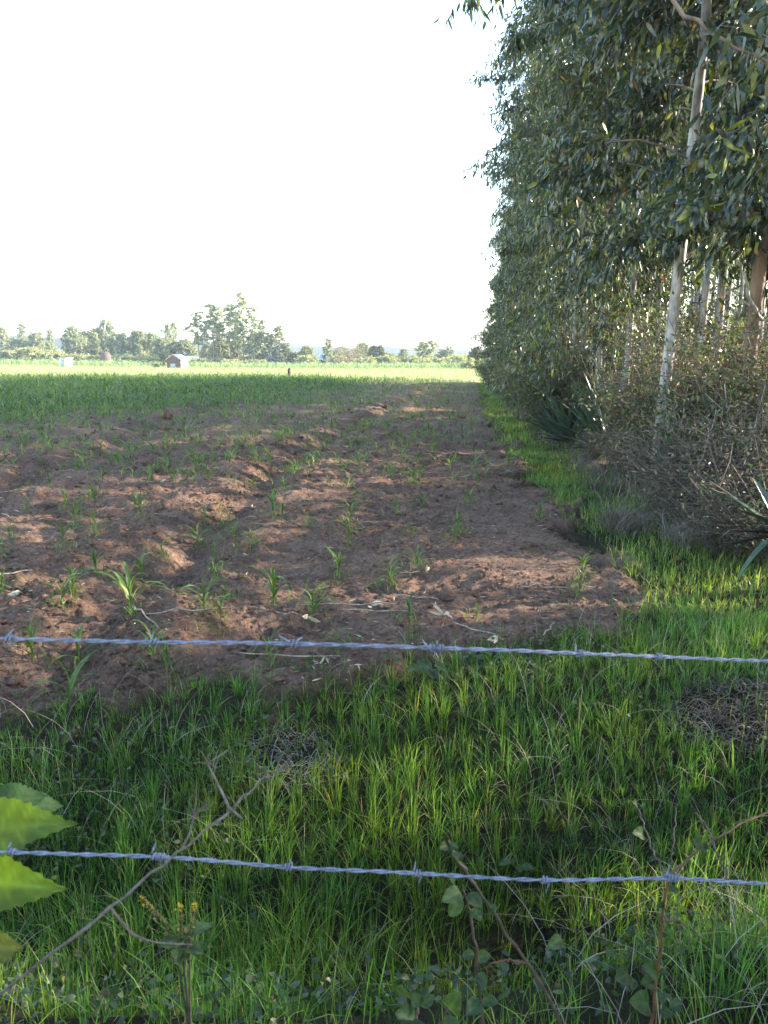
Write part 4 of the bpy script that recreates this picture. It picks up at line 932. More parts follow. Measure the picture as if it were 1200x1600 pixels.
# ------------------------------------------------------------------ barbed wire, two strands of fence
def wire(name, label, pts, barbs, seed):
    rng = np.random.default_rng(seed)
    W = np.array([at(px, py, d) for px, py, d in pts])
    # carry the wire straight on past both sides of the picture
    W = np.concatenate([[W[0] + (W[0] - W[2]) * 9], W, [W[-1] + (W[-1] - W[-3]) * 9]])
    seg = np.concatenate([[0], np.cumsum(np.linalg.norm(np.diff(W, axis=0), axis=1))])
    t = thing(name, label, 'wire')
    def pos(s): return np.stack([np.interp(s, seg, W[:, i]) for i in range(3)], -1)
    # smooth path
    def path(s):
        e = 0.035; return (pos(s - e) + pos(s - e / 2) + pos(s) + pos(s + e / 2) + pos(s + e)) / 5
    s0, s1 = seg[1] - 0.9, seg[-2] + 0.9
    S = np.linspace(s0, s1, 620); P = path(S)
    T = unit(np.gradient(P, axis=0)); A = unit(np.cross(T, [0, 0, 1.0])); B = np.cross(A, T)
    for k in range(2):
        th = S * 2 * PI / 0.052 + k * PI + 0.5 * np.sin(S * 9)
        Q = P + (A * np.cos(th)[:, None] + B * np.sin(th)[:, None]) * 0.00115
        mb = MB(); mb.tube(Q, 0.00110, 7); mb.obj('strand', M['wire'], t, True)
    for sgn in (-1, 1):       # the plain far lengths of the same wire
        a, b = (W[0], path(np.array([s0]))[0]) if sgn < 0 else (path(np.array([s1]))[0], W[-1])
        mb = MB(); mb.tube(np.stack([a, (a + b) / 2, b]), 0.0026, 6); mb.obj('strand', M['wire'], t, True)
    for px, style in barbs:
        i = int(np.argmin(np.abs((P[:, 0] / ((P @ np.array([0, math.cos(PITCH), -math.sin(PITCH)])) - CAM_H * -math.sin(PITCH))) * FPX + 600 - px)))
        c, Tt, Aa, Bb = P[i], T[i], A[i], B[i]
        mb = MB()
        for q in range(style[0]):
            a0 = rng.uniform(0, 2 * PI); turns = 2.2; L = np.linspace(0, 1, 22)
            thh = a0 + L * turns * 2 * PI; r = 0.0034; off = (q - 0.5 * (style[0] - 1)) * 0.0075
            core = c + Tt * ((L - 0.5) * 0.0075 + off)[:, None] + (Aa * np.cos(thh)[:, None] + Bb * np.sin(thh)[:, None]) * r
            def tip(th_, sg):
                d = -Aa * math.sin(th_) + Bb * math.cos(th_)
                return d * sg
            e0, e1 = style[1 + q]
            up0 = Bb * e0[1] + Tt * e0[0] - Aa * 0.25; up1 = Bb * e1[1] + Tt * e1[0] - Aa * 0.25
            core = np.concatenate([[core[0] + up0 * 0.0125, core[0] + up0 * 0.006], core, [core[-1] + up1 * 0.006, core[-1] + up1 * 0.0125]])
            rr = np.full(len(core), 0.00095); rr[0] = rr[-1] = 0.0004
            mb.tube(core, rr, 6)
        mb.obj('barb', M['wire'], t, True)
    return t
A2 = ((0.5, 0.9), (-0.5, -0.8))
wire('barbed_wire', 'upper barbed wire of the fence crossing in front of the soil',
     [(-80, 997, 0.74), (0, 998, 0.75), (120, 1001, 0.75), (250, 1004, 0.755), (370, 1004, 0.76), (460, 1006, 0.76), (580, 1009, 0.77), (690, 1013, 0.78), (800, 1016, 0.80), (905, 1021, 0.83), (1030, 1026, 0.87), (1120, 1030, 0.9), (1200, 1033, 0.93), (1280, 1037, 0.96)],
     [(12, (1, ((0.5, 0.7), (-0.5, -0.7)))), (243, (1, ((0.25, 0.95), (-0.2, -0.6)))), (458, (1, ((-0.9, 0.45), (0.4, 0.2)))), (685, (2, ((-0.7, 0.8), (-0.1, -1.1)), ((0.1, 0.3), (-0.15, -0.95)))), (905, (1, ((0.0, 0.6), (0.5, -0.5)))), (1030, (1, ((-0.5, 0.3), (0.3, -0.3))))], 1)
wire('barbed_wire', 'lower barbed wire of the fence crossing in front of the dark ditch',
     [(-80, 1330, 0.80), (0, 1331, 0.80), (120, 1335, 0.8), (245, 1338, 0.8), (350, 1346, 0.805), (450, 1356, 0.81), (550, 1360, 0.82), (650, 1364, 0.83), (750, 1371, 0.84), (850, 1376, 0.85), (950, 1374, 0.86), (1050, 1371, 0.87), (1120, 1376, 0.88), (1200, 1381, 0.9), (1280, 1387, 0.92)],
     [(16, (1, ((0.2, 0.5), (-0.2, -0.4)))), (245, (2, ((0.3, 0.9), (-0.3, -0.7)), ((-0.2, 0.4), (0.05, -1.0)))), (452, (1, ((0.5, -0.4), (-0.3, 0.3)))), (652, (1, ((0.05, 1.0), (0.0, -0.9)))), (852, (1, ((0.2, 0.5), (-0.05, -1.1)))), (1050, (2, ((0.25, 1.0), (-0.3, -0.2)), ((0.3, -0.3), (-0.3, 0.2))))], 2)

# ------------------------------------------------------------------ foreground weeds and stalks
ds = thing('dry_stalk', 'bare dry weed stalk slanting up across the lower wire at left', 'stalk')
def part_tube(parent, name, pts, r0, r1, mat, n=20, knots=0, seed=0):
    Q = bez(pts, n); R = np.linspace(r0, r1, n)
    if knots:
        rr = np.random.default_rng(seed)
        for k in rr.choice(np.arange(2, n - 2), knots, False): R[k] *= 1.35
        Q[1:-1] += rr.normal(0, 0.0012, (n - 2, 3))
    mb = MB(); mb.tube(Q, R, 8); return mb.obj(name, M[mat], parent, True)
part_tube(ds, 'stem', [at(-330, 1760, 0.95), at(-120, 1640, 0.88), at(0, 1552, 0.84), at(140, 1445, 0.81), at(270, 1337, 0.788), at(362, 1264, 0.80), at(410, 1214, 0.82), at(432, 1205, 0.83)], 0.0022, 0.0008, 'stalk', 44, 6, 1)
part_tube(ds, 'side_branch', [at(360, 1266, 0.80), at(342, 1228, 0.81), at(325, 1194, 0.83)], 0.0015, 0.0009, 'stalk', 10)
part_tube(ds, 'side_branch', [at(358, 1262, 0.80), at(378, 1279, 0.79)], 0.0015, 0.001, 'stalk', 6)
part_tube(ds, 'side_branch', [at(283, 1328, 0.79), at(297, 1302, 0.79), at(303, 1275, 0.80)], 0.0013, 0.0008, 'stalk', 10)
part_tube(ds, 'side_branch', [at(172, 1418, 0.81), at(205, 1460, 0.84), at(240, 1473, 0.86), at(300, 1476, 0.9)], 0.0016, 0.0008, 'stalk', 14)
for j, (px, py, d) in enumerate([(325, 1192, 0.83), (303, 1272, 0.80), (432, 1205, 0.83), (20, 1548, 0.83)]):
    mb = MB(); rr = np.random.default_rng(j); c = at(px, py, d)
    for q in range(9):
        dv = rr.normal(0, 1, 3); dv[2] = abs(dv[2]) * 0.6; dv *= 0.022 / np.linalg.norm(dv) * rr.uniform(0.5, 1.3)
        mb.tube(np.stack([c, c + dv * 0.6 + rr.normal(0, 0.003, 3), c + dv]), [0.0006, 0.0005, 0.0002], 3)
    mb.obj('dry_flower_head', M['twig'], ds)['kind'] = 'stuff'

# broad serrated leaves at the left border
M['broad'] = leaf_mat('broad_leaf', 0.55, 0.5, 0.35)
def broad_leaf(L, W, col, seed, n=25, teeth=0.035, fold=0.18, arch=0.25, ovate=False):
    rng = np.random.default_rng(seed); s = np.linspace(0, 1, n)
    prof = np.interp(s, [0, 0.05, 0.16, 0.32, 0.5, 0.7, 0.86, 0.95, 1], [0.10, 0.42, 0.86, 1.0, 0.88, 0.56, 0.26, 0.09, 0.0])
    if ovate: prof = np.interp(s, [0, 0.06, 0.2, 0.42, 0.62, 0.8, 0.93, 1], [0.08, 0.4, 0.82, 1.0, 0.93, 0.68, 0.3, 0.0])
    rows = []; cols = []; FF = np.linspace(-1, 1, 9)
    for j in range(n):
        w = prof[j] * W / 2; zc_ = -arch * L * (s[j] - 0.35) ** 2 + 0.02 * L * math.sin(s[j] * 9 + seed)
        for q, f in enumerate(FF):
            edge_ = abs(f) == 1 and 1 < j < n - 2
            tt = teeth * W * ((j % 2) - 0.5) * rng.uniform(0.5, 1.4) if edge_ else 0
            vein = 1.0 if f == 0 else max(0.0, 1 - abs(((j - abs(f) * 4.0) % 4) - 0.0) / 0.9)
            rip = 0.010 * L * math.sin(j * 1.57 - abs(f) * 6) * abs(f) - 0.006 * L * vein
            rows.append([f * w + np.sign(f) * tt, L * s[j] + abs(f) * 0.04 * L * (1 - s[j]) + (0.02 * L * ((j % 2) - 0.5) if edge_ else 0), zc_ + abs(f) ** 1.5 * w * fold + rip])
            cols.append(np.array(col) * (1 + 0.5 * vein * (1.0 if f == 0 else 0.55)) * rng.uniform(0.9, 1.1) * (1 + 0.25 * fbm(f * 1.3 + seed, s[j] * 3.1, 2, seed)))
    Q = [[9 * j + q, 9 * j + q + 1, 9 * j + q + 10, 9 * j + q + 9] for j in range(n - 1) for q in range(8)]
    return mesh('leaf', np.array(rows), [np.array(Q)], M['broad'], np.array(cols), True)
def place_leaf(parent, me, base, tip, nrm=(0, -0.6, 0.8), name='leaf', wscale=1.0):
    from mathutils import Matrix, Vector
    b, t = Vector(base), Vector(tip); y = (t - b); L = y.length; y.normalize(); z = Vector(nrm); z = (z - z.project(y)).normalized(); x = y.cross(z)
    o = link(name, me, parent); o.matrix_local = Matrix(((x.x, y.x, z.x, b.x), (x.y, y.y, z.y, b.y), (x.z, y.z, z.z, b.z), (0, 0, 0, 1))) @ Matrix.Diagonal((L * wscale, L, L, 1))
    return o
bl = [broad_leaf(1, 0.62, (0.085, 0.135, 0.018), 1), broad_leaf(1, 0.66, (0.10, 0.155, 0.016), 2), broad_leaf(1, 0.65, (0.12, 0.125, 0.025), 3), broad_leaf(1, 0.7, (0.05, 0.09, 0.03), 4)]
bw = thing('broad_leaf_weed', 'big serrated yellow green leaves reaching in from the left border', 'weed')
part_tube(bw, 'stem', [np.array([-0.56, 1.02, -0.02]), at(-75, 1500, 0.97), at(-70, 1380, 0.95), at(-60, 1260, 0.96), at(-40, 1180, 0.98)], 0.006, 0.003, 'stem', 20)
place_leaf(bw, bl[0], at(-62, 1300, 0.95), at(106, 1284, 0.90), (0.1, -0.75, 0.65), wscale=0.7)
place_leaf(bw, bl[1], at(-72, 1368, 0.95), at(88, 1392, 0.90), (0.0, -0.85, 0.5), wscale=0.72)
place_leaf(bw, bl[2], at(-75, 1480, 0.97), at(24, 1484, 0.93), (0.2, -0.8, 0.5), wscale=1.1)
place_leaf(bw, bl[3], at(-20, 1262, 1.0), at(74, 1240, 1.02), (0, -0.6, 0.8))
place_leaf(bw, bl[3], at(30, 1262, 1.1), at(100, 1256, 1.12), (0, -0.5, 0.8))
place_leaf(bw, bl[0], at(-60, 1270, 0.96), at(-140, 1200, 0.95)); place_leaf(bw, bl[1], at(-72, 1400, 0.95), at(-190, 1420, 0.95))

# leafy weeds low in the ditch
wl = [broad_leaf(1, 0.7, (0.04, 0.07, 0.03), 11, 13, 0.02, 0.3, 0.5, True), broad_leaf(1, 0.58, (0.055, 0.09, 0.035), 12, 13, 0.02, 0.3, 0.6, True), broad_leaf(1, 0.8, (0.034, 0.062, 0.03), 13, 13, 0.02, 0.25, 0.4, True)]
def weed(label, stems, leafpts, seed, mat='stem', cat='weed', name='leafy_weed'):
    rng = np.random.default_rng(seed); t = thing(name, label, cat)
    for pts, r0, r1, m in stems: part_tube(t, 'stem', pts, r0, r1, m or mat, 22, 3, seed)
    for (px, py, d, dx, dy) in leafpts:
        place_leaf(t, wl[rng.integers(0, 3)], at(px, py, d), at(px + dx * 0.7, py + dy * 0.7, d - rng.uniform(0, 0.03)), (rng.normal(0, 0.3), -0.6, 0.7), wscale=rng.uniform(0.85, 1.1))
    return t
weed('dark stemmed weed with drooping leaves under the middle of the lower wire',
     [([at(765, 1680, 1.3), at(752, 1570, 1.25), at(742, 1480, 1.2), at(735, 1425, 1.18), at(722, 1385, 1.16)], 0.0027, 0.0016, 'stem')],
     [(722, 1392, 1.15, -38, 18), (722, 1400, 1.15, -28, 48), (730, 1395, 1.16, 32, 30), (735, 1420, 1.16, 24, 22), (712, 1378, 1.15, -10, -12), (742, 1490, 1.19, -28, 6), (745, 1496, 1.19, 28, -4), (752, 1560, 1.23, 34, 8), (752, 1562, 1.23, -30, 30), (745, 1520, 1.2, 20, 26)], 1)
weed('woody weed stem with a withered tip leaning left across the lower wire',
     [([at(905, 1690, 1.3), at(868, 1570, 1.22), at(820, 1500, 1.16), at(770, 1425, 1.1), at(730, 1365, 1.06), at(712, 1340, 1.05), at(700, 1312, 1.05)], 0.0027, 0.0019, 'stem'), ([at(822, 1505, 1.16), at(790, 1500, 1.16), at(757, 1512, 1.18)], 0.0018, 0.001, 'stem_red')],
     [(702, 1322, 1.05, 20, 2), (700, 1320, 1.05, -14, 6), (766, 1415, 1.1, 14, 8), (752, 1420, 1.1, -8, 16), (712, 1330, 1.05, 6, 18), (870, 1470, 1.2, 20, 18), (880, 1465, 1.2, -30, 20)], 2)
weed('red stemmed weed with small pale leaves rising to the lower wire at right',
     [([at(1005, 1680, 1.2), at(1018, 1590, 1.15), at(1028, 1510, 1.08), at(1033, 1440, 1.0), at(1042, 1385, 0.95), at(1050, 1362, 0.93), at(1095, 1328, 0.95), at(1140, 1297, 1.0), at(1215, 1262, 1.05)], 0.0024, 0.0011, 'stem_red'), ([at(1034, 1438, 1.0), at(1060, 1438, 1.02), at(1100, 1466, 1.05)], 0.0016, 0.0009, 'stem')],
     [(1046, 1384, 0.94, 20, 16), (1040, 1412, 0.96, -20, 6), (1034, 1416, 0.97, 14, 4), (1095, 1326, 0.95, 12, -4), (1098, 1322, 0.95, -8, -8), (1028, 1520, 1.08, -26, -14), (1030, 1518, 1.08, 18, 2), (1022, 1530, 1.1, -24, 8), (1034, 1548, 1.1, 2, 26), (985, 1520, 1.12, -26, 12), (988, 1525, 1.12, 2, 28), (1018, 1570, 1.12, -38, -8), (1030, 1580, 1.12, 30, 8), (1045, 1575, 1.12, 30, -14), (960, 1490, 1.12, -18, -8)], 3)
weed('thin twiggy weed with tiny leaves up against the dark ditch at right',
     [([at(1045, 1372, 1.25), at(1022, 1335, 1.3), at(1008, 1295, 1.35), at(996, 1262, 1.4)], 0.002, 0.001, 'stem'), ([at(1045, 1372, 1.25), at(1052, 1320, 1.3), at(1056, 1260, 1.35)], 0.0012, 0.0007, 'stem'), ([at(1140, 1380, 1.2), at(1126, 1345, 1.25), at(1105, 1290, 1.3), at(1085, 1270, 1.3)], 0.0014, 0.0008, 'stem')],
     [(996, 1258, 1.4, -8, -8), (998, 1260, 1.4, 10, -2), (1008, 1305, 1.35, -18, -8), (1022, 1328, 1.32, 2, -14), (1022, 1338, 1.3, -6, 10)], 4)
weed('cluster of dull green weed leaves at the bottom left of centre',
     [([at(640, 1700, 1.35), at(650, 1600, 1.3), at(655, 1555, 1.3)], 0.004, 0.002, 'stem'), ([at(655, 1700, 1.35), at(690, 1610, 1.3), at(700, 1570, 1.3)], 0.004, 0.002, 'stem')],
     [(650, 1590, 1.28, -40, -10), (655, 1575, 1.28, -12, -34), (655, 1570, 1.28, 34, -18), (690, 1600, 1.28, 40, -2), (700, 1580, 1.28, 22, -34), (660, 1595, 1.26, -22, 24), (690, 1610, 1.26, 20, 30), (640, 1560, 1.3, -22, -20)], 5)
# weeds at the border of the soil
def edge_weed(px, py, n, L, label, seed, col=1):
    rng = np.random.default_rng(seed); p = gp(px, py); t = thing('leafy_weed', label, 'weed', tuple(p))
    for i in range(n):
        a = i * 2.4; h = 0.06 + 0.05 * rng.uniform() + 0.03 * (i % 3); b = np.array([math.cos(a) * 0.02, math.sin(a) * 0.02, h]); tip = b + np.array([math.cos(a), math.sin(a), rng.uniform(-0.3, 0.5)]) * L * rng.uniform(0.7, 1.1)
        place_leaf(t, wl[rng.integers(0, 2)], b, tip, (0, -0.3, 1))
    mb = MB(); mb.tube(np.array([[0, 0, -0.02], [0.004, 0, 0.06], [0, 0.004, 0.13]]), [0.004, 0.0035, 0.002], 6); mb.obj('stem', M['stem'], t, True); return t
edge_weed(612, 1060, 4, 0.06, 'tiny two leaved weed seedling at the soil edge under the wire', 1)
edge_weed(672, 1078, 9, 0.09, 'round leaved weed in the grass edge below the big barb', 2)
edge_weed(742, 1060, 7, 0.08, 'broad leaved weed at the soil edge right of the big barb', 3)
edge_weed(805, 1395, 7, 0.05, 'small white flowered weed in the dark ditch behind the lower wire', 4)
# yellow flowering weed
fw = thing('flowering_weed', 'weed with small yellow flower spikes under the dry stalk', 'weed')
M['yellow'] = leaf_mat('yellow_petal', 0.5, 0.2, 0.3)
for q, pts in enumerate([[(285, 1500), (283, 1460), (282, 1430), (282, 1416)], [(290, 1500), (296, 1455), (302, 1425), (305, 1415)], [(280, 1500), (270, 1460), (248, 1430), (222, 1403)]]):
    PP = [at(px, py, 1.38) for px, py in pts]; FB = at(285, 1500, 1.38); part_tube(fw, 'stem', [np.array([FB[0], FB[1] + 0.06, float(H(FB[0], FB[1] + 0.06))]), FB * 0.7 + 0.3 * np.array([FB[0], FB[1] + 0.06, float(H(FB[0], FB[1] + 0.06))])] + PP[1:], 0.0022, 0.0012, 'stem', 16)
    Q = bez(PP, 12); mb = MB(); rr = np.random.default_rng(q)
    for i in range(3, 12):
        n = 9; c0 = np.array([0.16, 0.15, 0.04]) if i < 10 else np.array([0.42, 0.29, 0.02])
        if rr.uniform() < 0.2: c0 = np.array([0.3, 0.23, 0.03])
        V, T, C = leaves(Q[i] + rr.normal(0, 0.0025, (n, 3)), rr.normal(0, 1, (n, 3)) + [0, 0, 0.4], np.full(n, 0.006), np.full(n, 0.004), np.repeat(c0[None], n, 0) * rr.uniform(0.7, 1.2, (n, 1)), rr, True)
        mb.add(V, T, None, C)
    mb.obj('flower_spike', M['yellow'], fw)['kind'] = 'stuff'
for a in range(10):
    b = at(285 + r2.uniform(-15, 15), 1470 + r2.uniform(-10, 25), 1.38); place_leaf(fw, wl[1], b, b + np.array([r2.normal(0, 0.03), r2.normal(0, 0.03), 0.012]), (0, -0.4, 1))

# ------------------------------------------------------------------ distant huts, posts
def box_me(name, x0, x1, y0, y1, z0, z1, mat):
    V = np.array([[x, y, z] for z in (z0, z1) for y in (y0, y1) for x in (x0, x1)], float)
    Q = np.array([[0, 2, 3, 1], [4, 5, 7, 6], [0, 1, 5, 4], [2, 6, 7, 3], [0, 4, 6, 2], [1, 3, 7, 5]])
    return mesh(name, V, [Q], mat)
M['mud'] = simple_mat('red_brick_wall', (0.10, 0.065, 0.06), (0.16, 0.10, 0.09), 6, 0.95, 0.2)
M['plaster'] = simple_mat('pale_plaster', (0.6, 0.56, 0.5), (0.75, 0.72, 0.66), 4, 0.9, 0.1)
M['tin'] = simple_mat('tin_roof', (0.5, 0.5, 0.52), (0.72, 0.72, 0.74), 5, 0.45, 0.1, metal=0.3)
M['bluetin'] = simple_mat('blue_roof', (0.12, 0.26, 0.42), (0.18, 0.33, 0.5), 5, 0.6, 0.1)
M['thatch'] = simple_mat('dark_thatch', (0.07, 0.055, 0.05), (0.16, 0.12, 0.1), 9, 0.95, 0.5)
M['grey_door'] = simple_mat('grey_blue_door', (0.3, 0.36, 0.4), (0.42, 0.48, 0.5), 5, 0.7, 0.1)
M['postwood'] = simple_mat('dark_post', (0.035, 0.028, 0.025), (0.08, 0.06, 0.05), 20, 0.9, 0.3)
def gable(name, x0, x1, y0, y1, zw, zr, mat):
    xm = (x0 + x1) / 2
    V = np.array([[x0, y0, 0], [x1, y0, 0], [x1, y0, zw], [xm, y0, zr], [x0, y0, zw], [x0, y1, 0], [x1, y1, 0], [x1, y1, zw], [xm, y1, zr], [x0, y1, zw]], float)
    V[:, 2] -= np.where(V[:, 2] == 0, 0.3, 0)
    me = bpy.data.meshes.new(name)
    me.from_pydata(V.tolist(), [], [[0, 1, 2, 3, 4], [9, 8, 7, 6, 5], [1, 6, 7, 2], [5, 0, 4, 9], [4, 3, 8, 9], [3, 2, 7, 8]]); me.materials.append(mat); return me
def roof_slope(name, xa, za, xb, zb, y0, y1, th, mat):
    V = []
    for y in (y0, y1):
        V += [[xa, y, za], [xb, y, zb], [xb, y, zb + th], [xa, y, za + th]]
    Q = np.array([[0, 1, 2, 3], [7, 6, 5, 4], [0, 4, 5, 1], [3, 2, 6, 7], [0, 3, 7, 4], [1, 5, 6, 2]])
    return mesh(name, np.array(V), [Q], mat)
def base_at(px, dist):
    b = at(px, 560, dist); return gxy(b[0], b[1])
p = base_at(271, 112)
h = thing('brick_hut', 'small red brick hut with a pale tin roof at the end of the crop', 'hut', tuple(p), -0.30); h.scale = (0.74, 0.74, 0.86)
link('wall', gable('wall', -1.55, 1.55, 0, 2.6, 1.45, 2.25, M['mud']), h)
link('side_wall_lit', box_me('side_wall_lit', 1.553, 1.60, 0.02, 2.58, -0.2, 1.4, M['plaster']), h)  # pale slab over the brick: sunlight on this side put into its colour
rf = link('roof', roof_slope('roof', 0.0, 2.27, 1.95, 1.32, -0.25, 2.85, 0.06, M['tin']), h)
link('roof', roof_slope('roof', 0.0, 2.273, -1.85, 1.36, -0.25, 2.85, 0.06, M['tin']), h)
link('door', box_me('door', -0.75, 0.35, -0.05, -0.004, -0.1, 0.75, M['grey_door']), h)
p = base_at(97, 110); h = thing('white_shed', 'small white box shed with a flat roof at the far left', 'shed', tuple(p), -0.45)
link('wall', box_me('wall', -0.65, 0.65, 0, 1.2, -0.2, 1.2, M['plaster']), h); link('roof', box_me('roof', -0.8, 0.8, -0.15, 1.35, 1.204, 1.3, M['tin']), h); link('door', box_me('door', -0.2, 0.3, -0.04, -0.004, 0, 1.0, M['grey_door']), h)
p = base_at(165, 136); h = thing('thatched_stack', 'dark brown thatched stack standing in the far maize', 'stack', tuple(p), 0.2)
mb = MB(); mb.tube(np.array([[0, 0, -0.3], [0, 0, 0.5], [0, 0, 1.4], [0, 0, 2.1], [0, 0, 2.2]]), [1.15, 1.1, 0.95, 0.75, 0.05], 12); mb.obj('straw_body', M['thatch'], h, True)
mb = MB(); mb.tube(np.array([[0, 0, 2.05], [0, 0, 2.2], [0, 0, 2.3]]), [0.8, 0.7, 0.05], 10); mb.obj('straw_cap', M['thatch'], h, True)
def low_house(px, dist, w_, zw, zr, wallm, roofm, label, rz=0.0):
    p = base_at(px, dist); h = thing('low_house', label, 'house', tuple(p), rz)
    link('wall', box_me('wall', -w_ / 2, w_ / 2, 0, 3, -0.3, zw, wallm), h)
    me = bpy.data.meshes.new('roof'); a = w_ / 2 + 0.3
    me.from_pydata([[-a, -0.4, zw], [a, -0.4, zw], [a, 1.5, zr], [-a, 1.5, zr], [-a, 3.4, zw], [a, 3.4, zw]], [], [[0, 1, 2, 3], [3, 2, 5, 4], [0, 3, 4], [1, 5, 2]]); me.materials.append(roofm); link('roof', me, h)
    link('door', box_me('door', -0.4, 0.5, -0.05, -0.004, 0, min(zw - 0.1, 1.8), M['postwood']), h)
low_house(296, 150, 2.6, 1.0, 1.8, M['plaster'], M['tin'], 'white roofed building peeking out right behind the brick hut')
low_house(430, 150, 4.2, 1.2, 2.2, M['plaster'], M['tin'], 'pale low roof just left of the blue one under the bare trees')
low_house(504, 148, 2.2, 1.3, 2.3, M['bluetin'], M['bluetin'], 'low bright blue hut among the distant trees')
low_house(521, 152, 1.8, 1.1, 1.9, M['bluetin'], M['tin'], 'smaller pale blue hut just right of the bright blue one')
p = gp(452, 593); h = thing('tree_stump', 'dark wooden post stump standing alone in the sunlit crop', 'post', tuple(p))
mb = MB(); mb.tube(np.array([[0, 0, -0.1], [0.01, 0, 0.3], [-0.01, 0, 0.62], [0, 0, 0.66]]), [0.10, 0.085, 0.10, 0.04], 9); mb.obj('post', M['postwood'], h, True)
mb = MB(); mb.tube(np.array([[0.02, 0, 0.60], [0.03, 0.0, 0.68], [0.03, 0, 0.74]]), [0.075, 0.07, 0.03], 8); mb.obj('broken_top', M['postwood'], h, True)

# ------------------------------------------------------------------ distant trees
PAL_FAR = np.array([[0.15, 0.18, 0.14], [0.21, 0.24, 0.17], [0.29, 0.31, 0.21], [0.36, 0.36, 0.25]])  # leaf colours lightened, with distance haze and sun put into the palette
def far_tree(seed, Ht, zc, R, nb, nl, q, palette=PAL_FAR, p=(.25, .3, .25, .2), prof=None, r0=0.16, up=0.6, tw=0.9, lowdens=1.0):
    return tree_meshes(seed, Ht, zc, R, r0, nb, 7, nl, q, q * 0.62, False, mats=('bark_brown', 'farleaf'), prof=prof, droop=0.45, twl=tw, palette=palette, palp=p, up=up, bow=0.6, lowdens=lowdens)
rnd = lambda t: 1.0 - 0.75 * (t - 0.35) ** 2 * 2.2
ft_round = [far_tree(700 + i, 7.0, 0.8, 2.5, 60, 22, 0.42, prof=rnd) for i in range(3)]
umb = lambda t: 0.25 + 0.9 * t * (1.15 - t) * 2
ft_tall = [far_tree(720 + i, 14.0, 5.5, 1.6, 24, 18, 0.40, prof=lambda t, i=i: 0.16 + 1.25 * max(0, math.sin(t * 7 + i * 1.1 - 2.2)) ** 1.2 * (0.35 + 0.85 * t) * (1.08 - t ** 6), r0=0.13, tw=0.9) for i in range(3)]
ft_slim = [far_tree(740 + i, 8.0, 1.0, 0.8, 34, 16, 0.32, prof=rnd, r0=0.09, tw=0.5) for i in range(2)]
ft_open = [far_tree(750 + i, 6.5, 2.0, 2.2, 34, 18, 0.36, prof=umb, r0=0.12, up=0.8) for i in range(2)]
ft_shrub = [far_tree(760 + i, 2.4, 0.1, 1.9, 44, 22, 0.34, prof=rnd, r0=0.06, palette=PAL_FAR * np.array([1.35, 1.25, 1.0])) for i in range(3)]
ft_bare = [far_tree(780, 4.6, 1.0, 3.6, 60, 10, 0.2, PAL_DRY * np.array([1.0, 0.95, 0.9]), (.35, .35, .2, .1), prof=umb, r0=0.16, up=0.75, tw=1.2)]
dark = PAL_FAR * 0.42
ft_dark = [far_tree(790 + i, 5.5, 0.4, 1.9, 50, 20, 0.4, dark, prof=rnd, r0=0.12) for i in range(2)]
H0 = {'round': (ft_round, 7.0, 5.6), 'tall': (ft_tall, 14.0, 3.6), 'slim': (ft_slim, 8.0, 2.0), 'open': (ft_open, 6.5, 4.6), 'shrub': (ft_shrub, 2.6, 4.4), 'bare': (ft_bare, 5.0, 7.6), 'dark': (ft_dark, 5.6, 4.2)}
cnt = [0]
def far(kind, px, top, width, dist, label, group='distant trees beyond the field', name='far_tree', cat='tree'):
    ms, h0, w0 = H0[kind]; p = base_at(px, dist)
    zt = at(px, top, dist)[2]; s = max(zt - p[2], 0.5) / h0; wd = width * dist / FPX / w0
    put_tree(name, ms[cnt[0] % len(ms)], p, float(r2.uniform(0, 6.3)), label, cat, group, (wd, wd, s)); cnt[0] += 1
L1 = 'hazy round tree in the distant tree line at left'
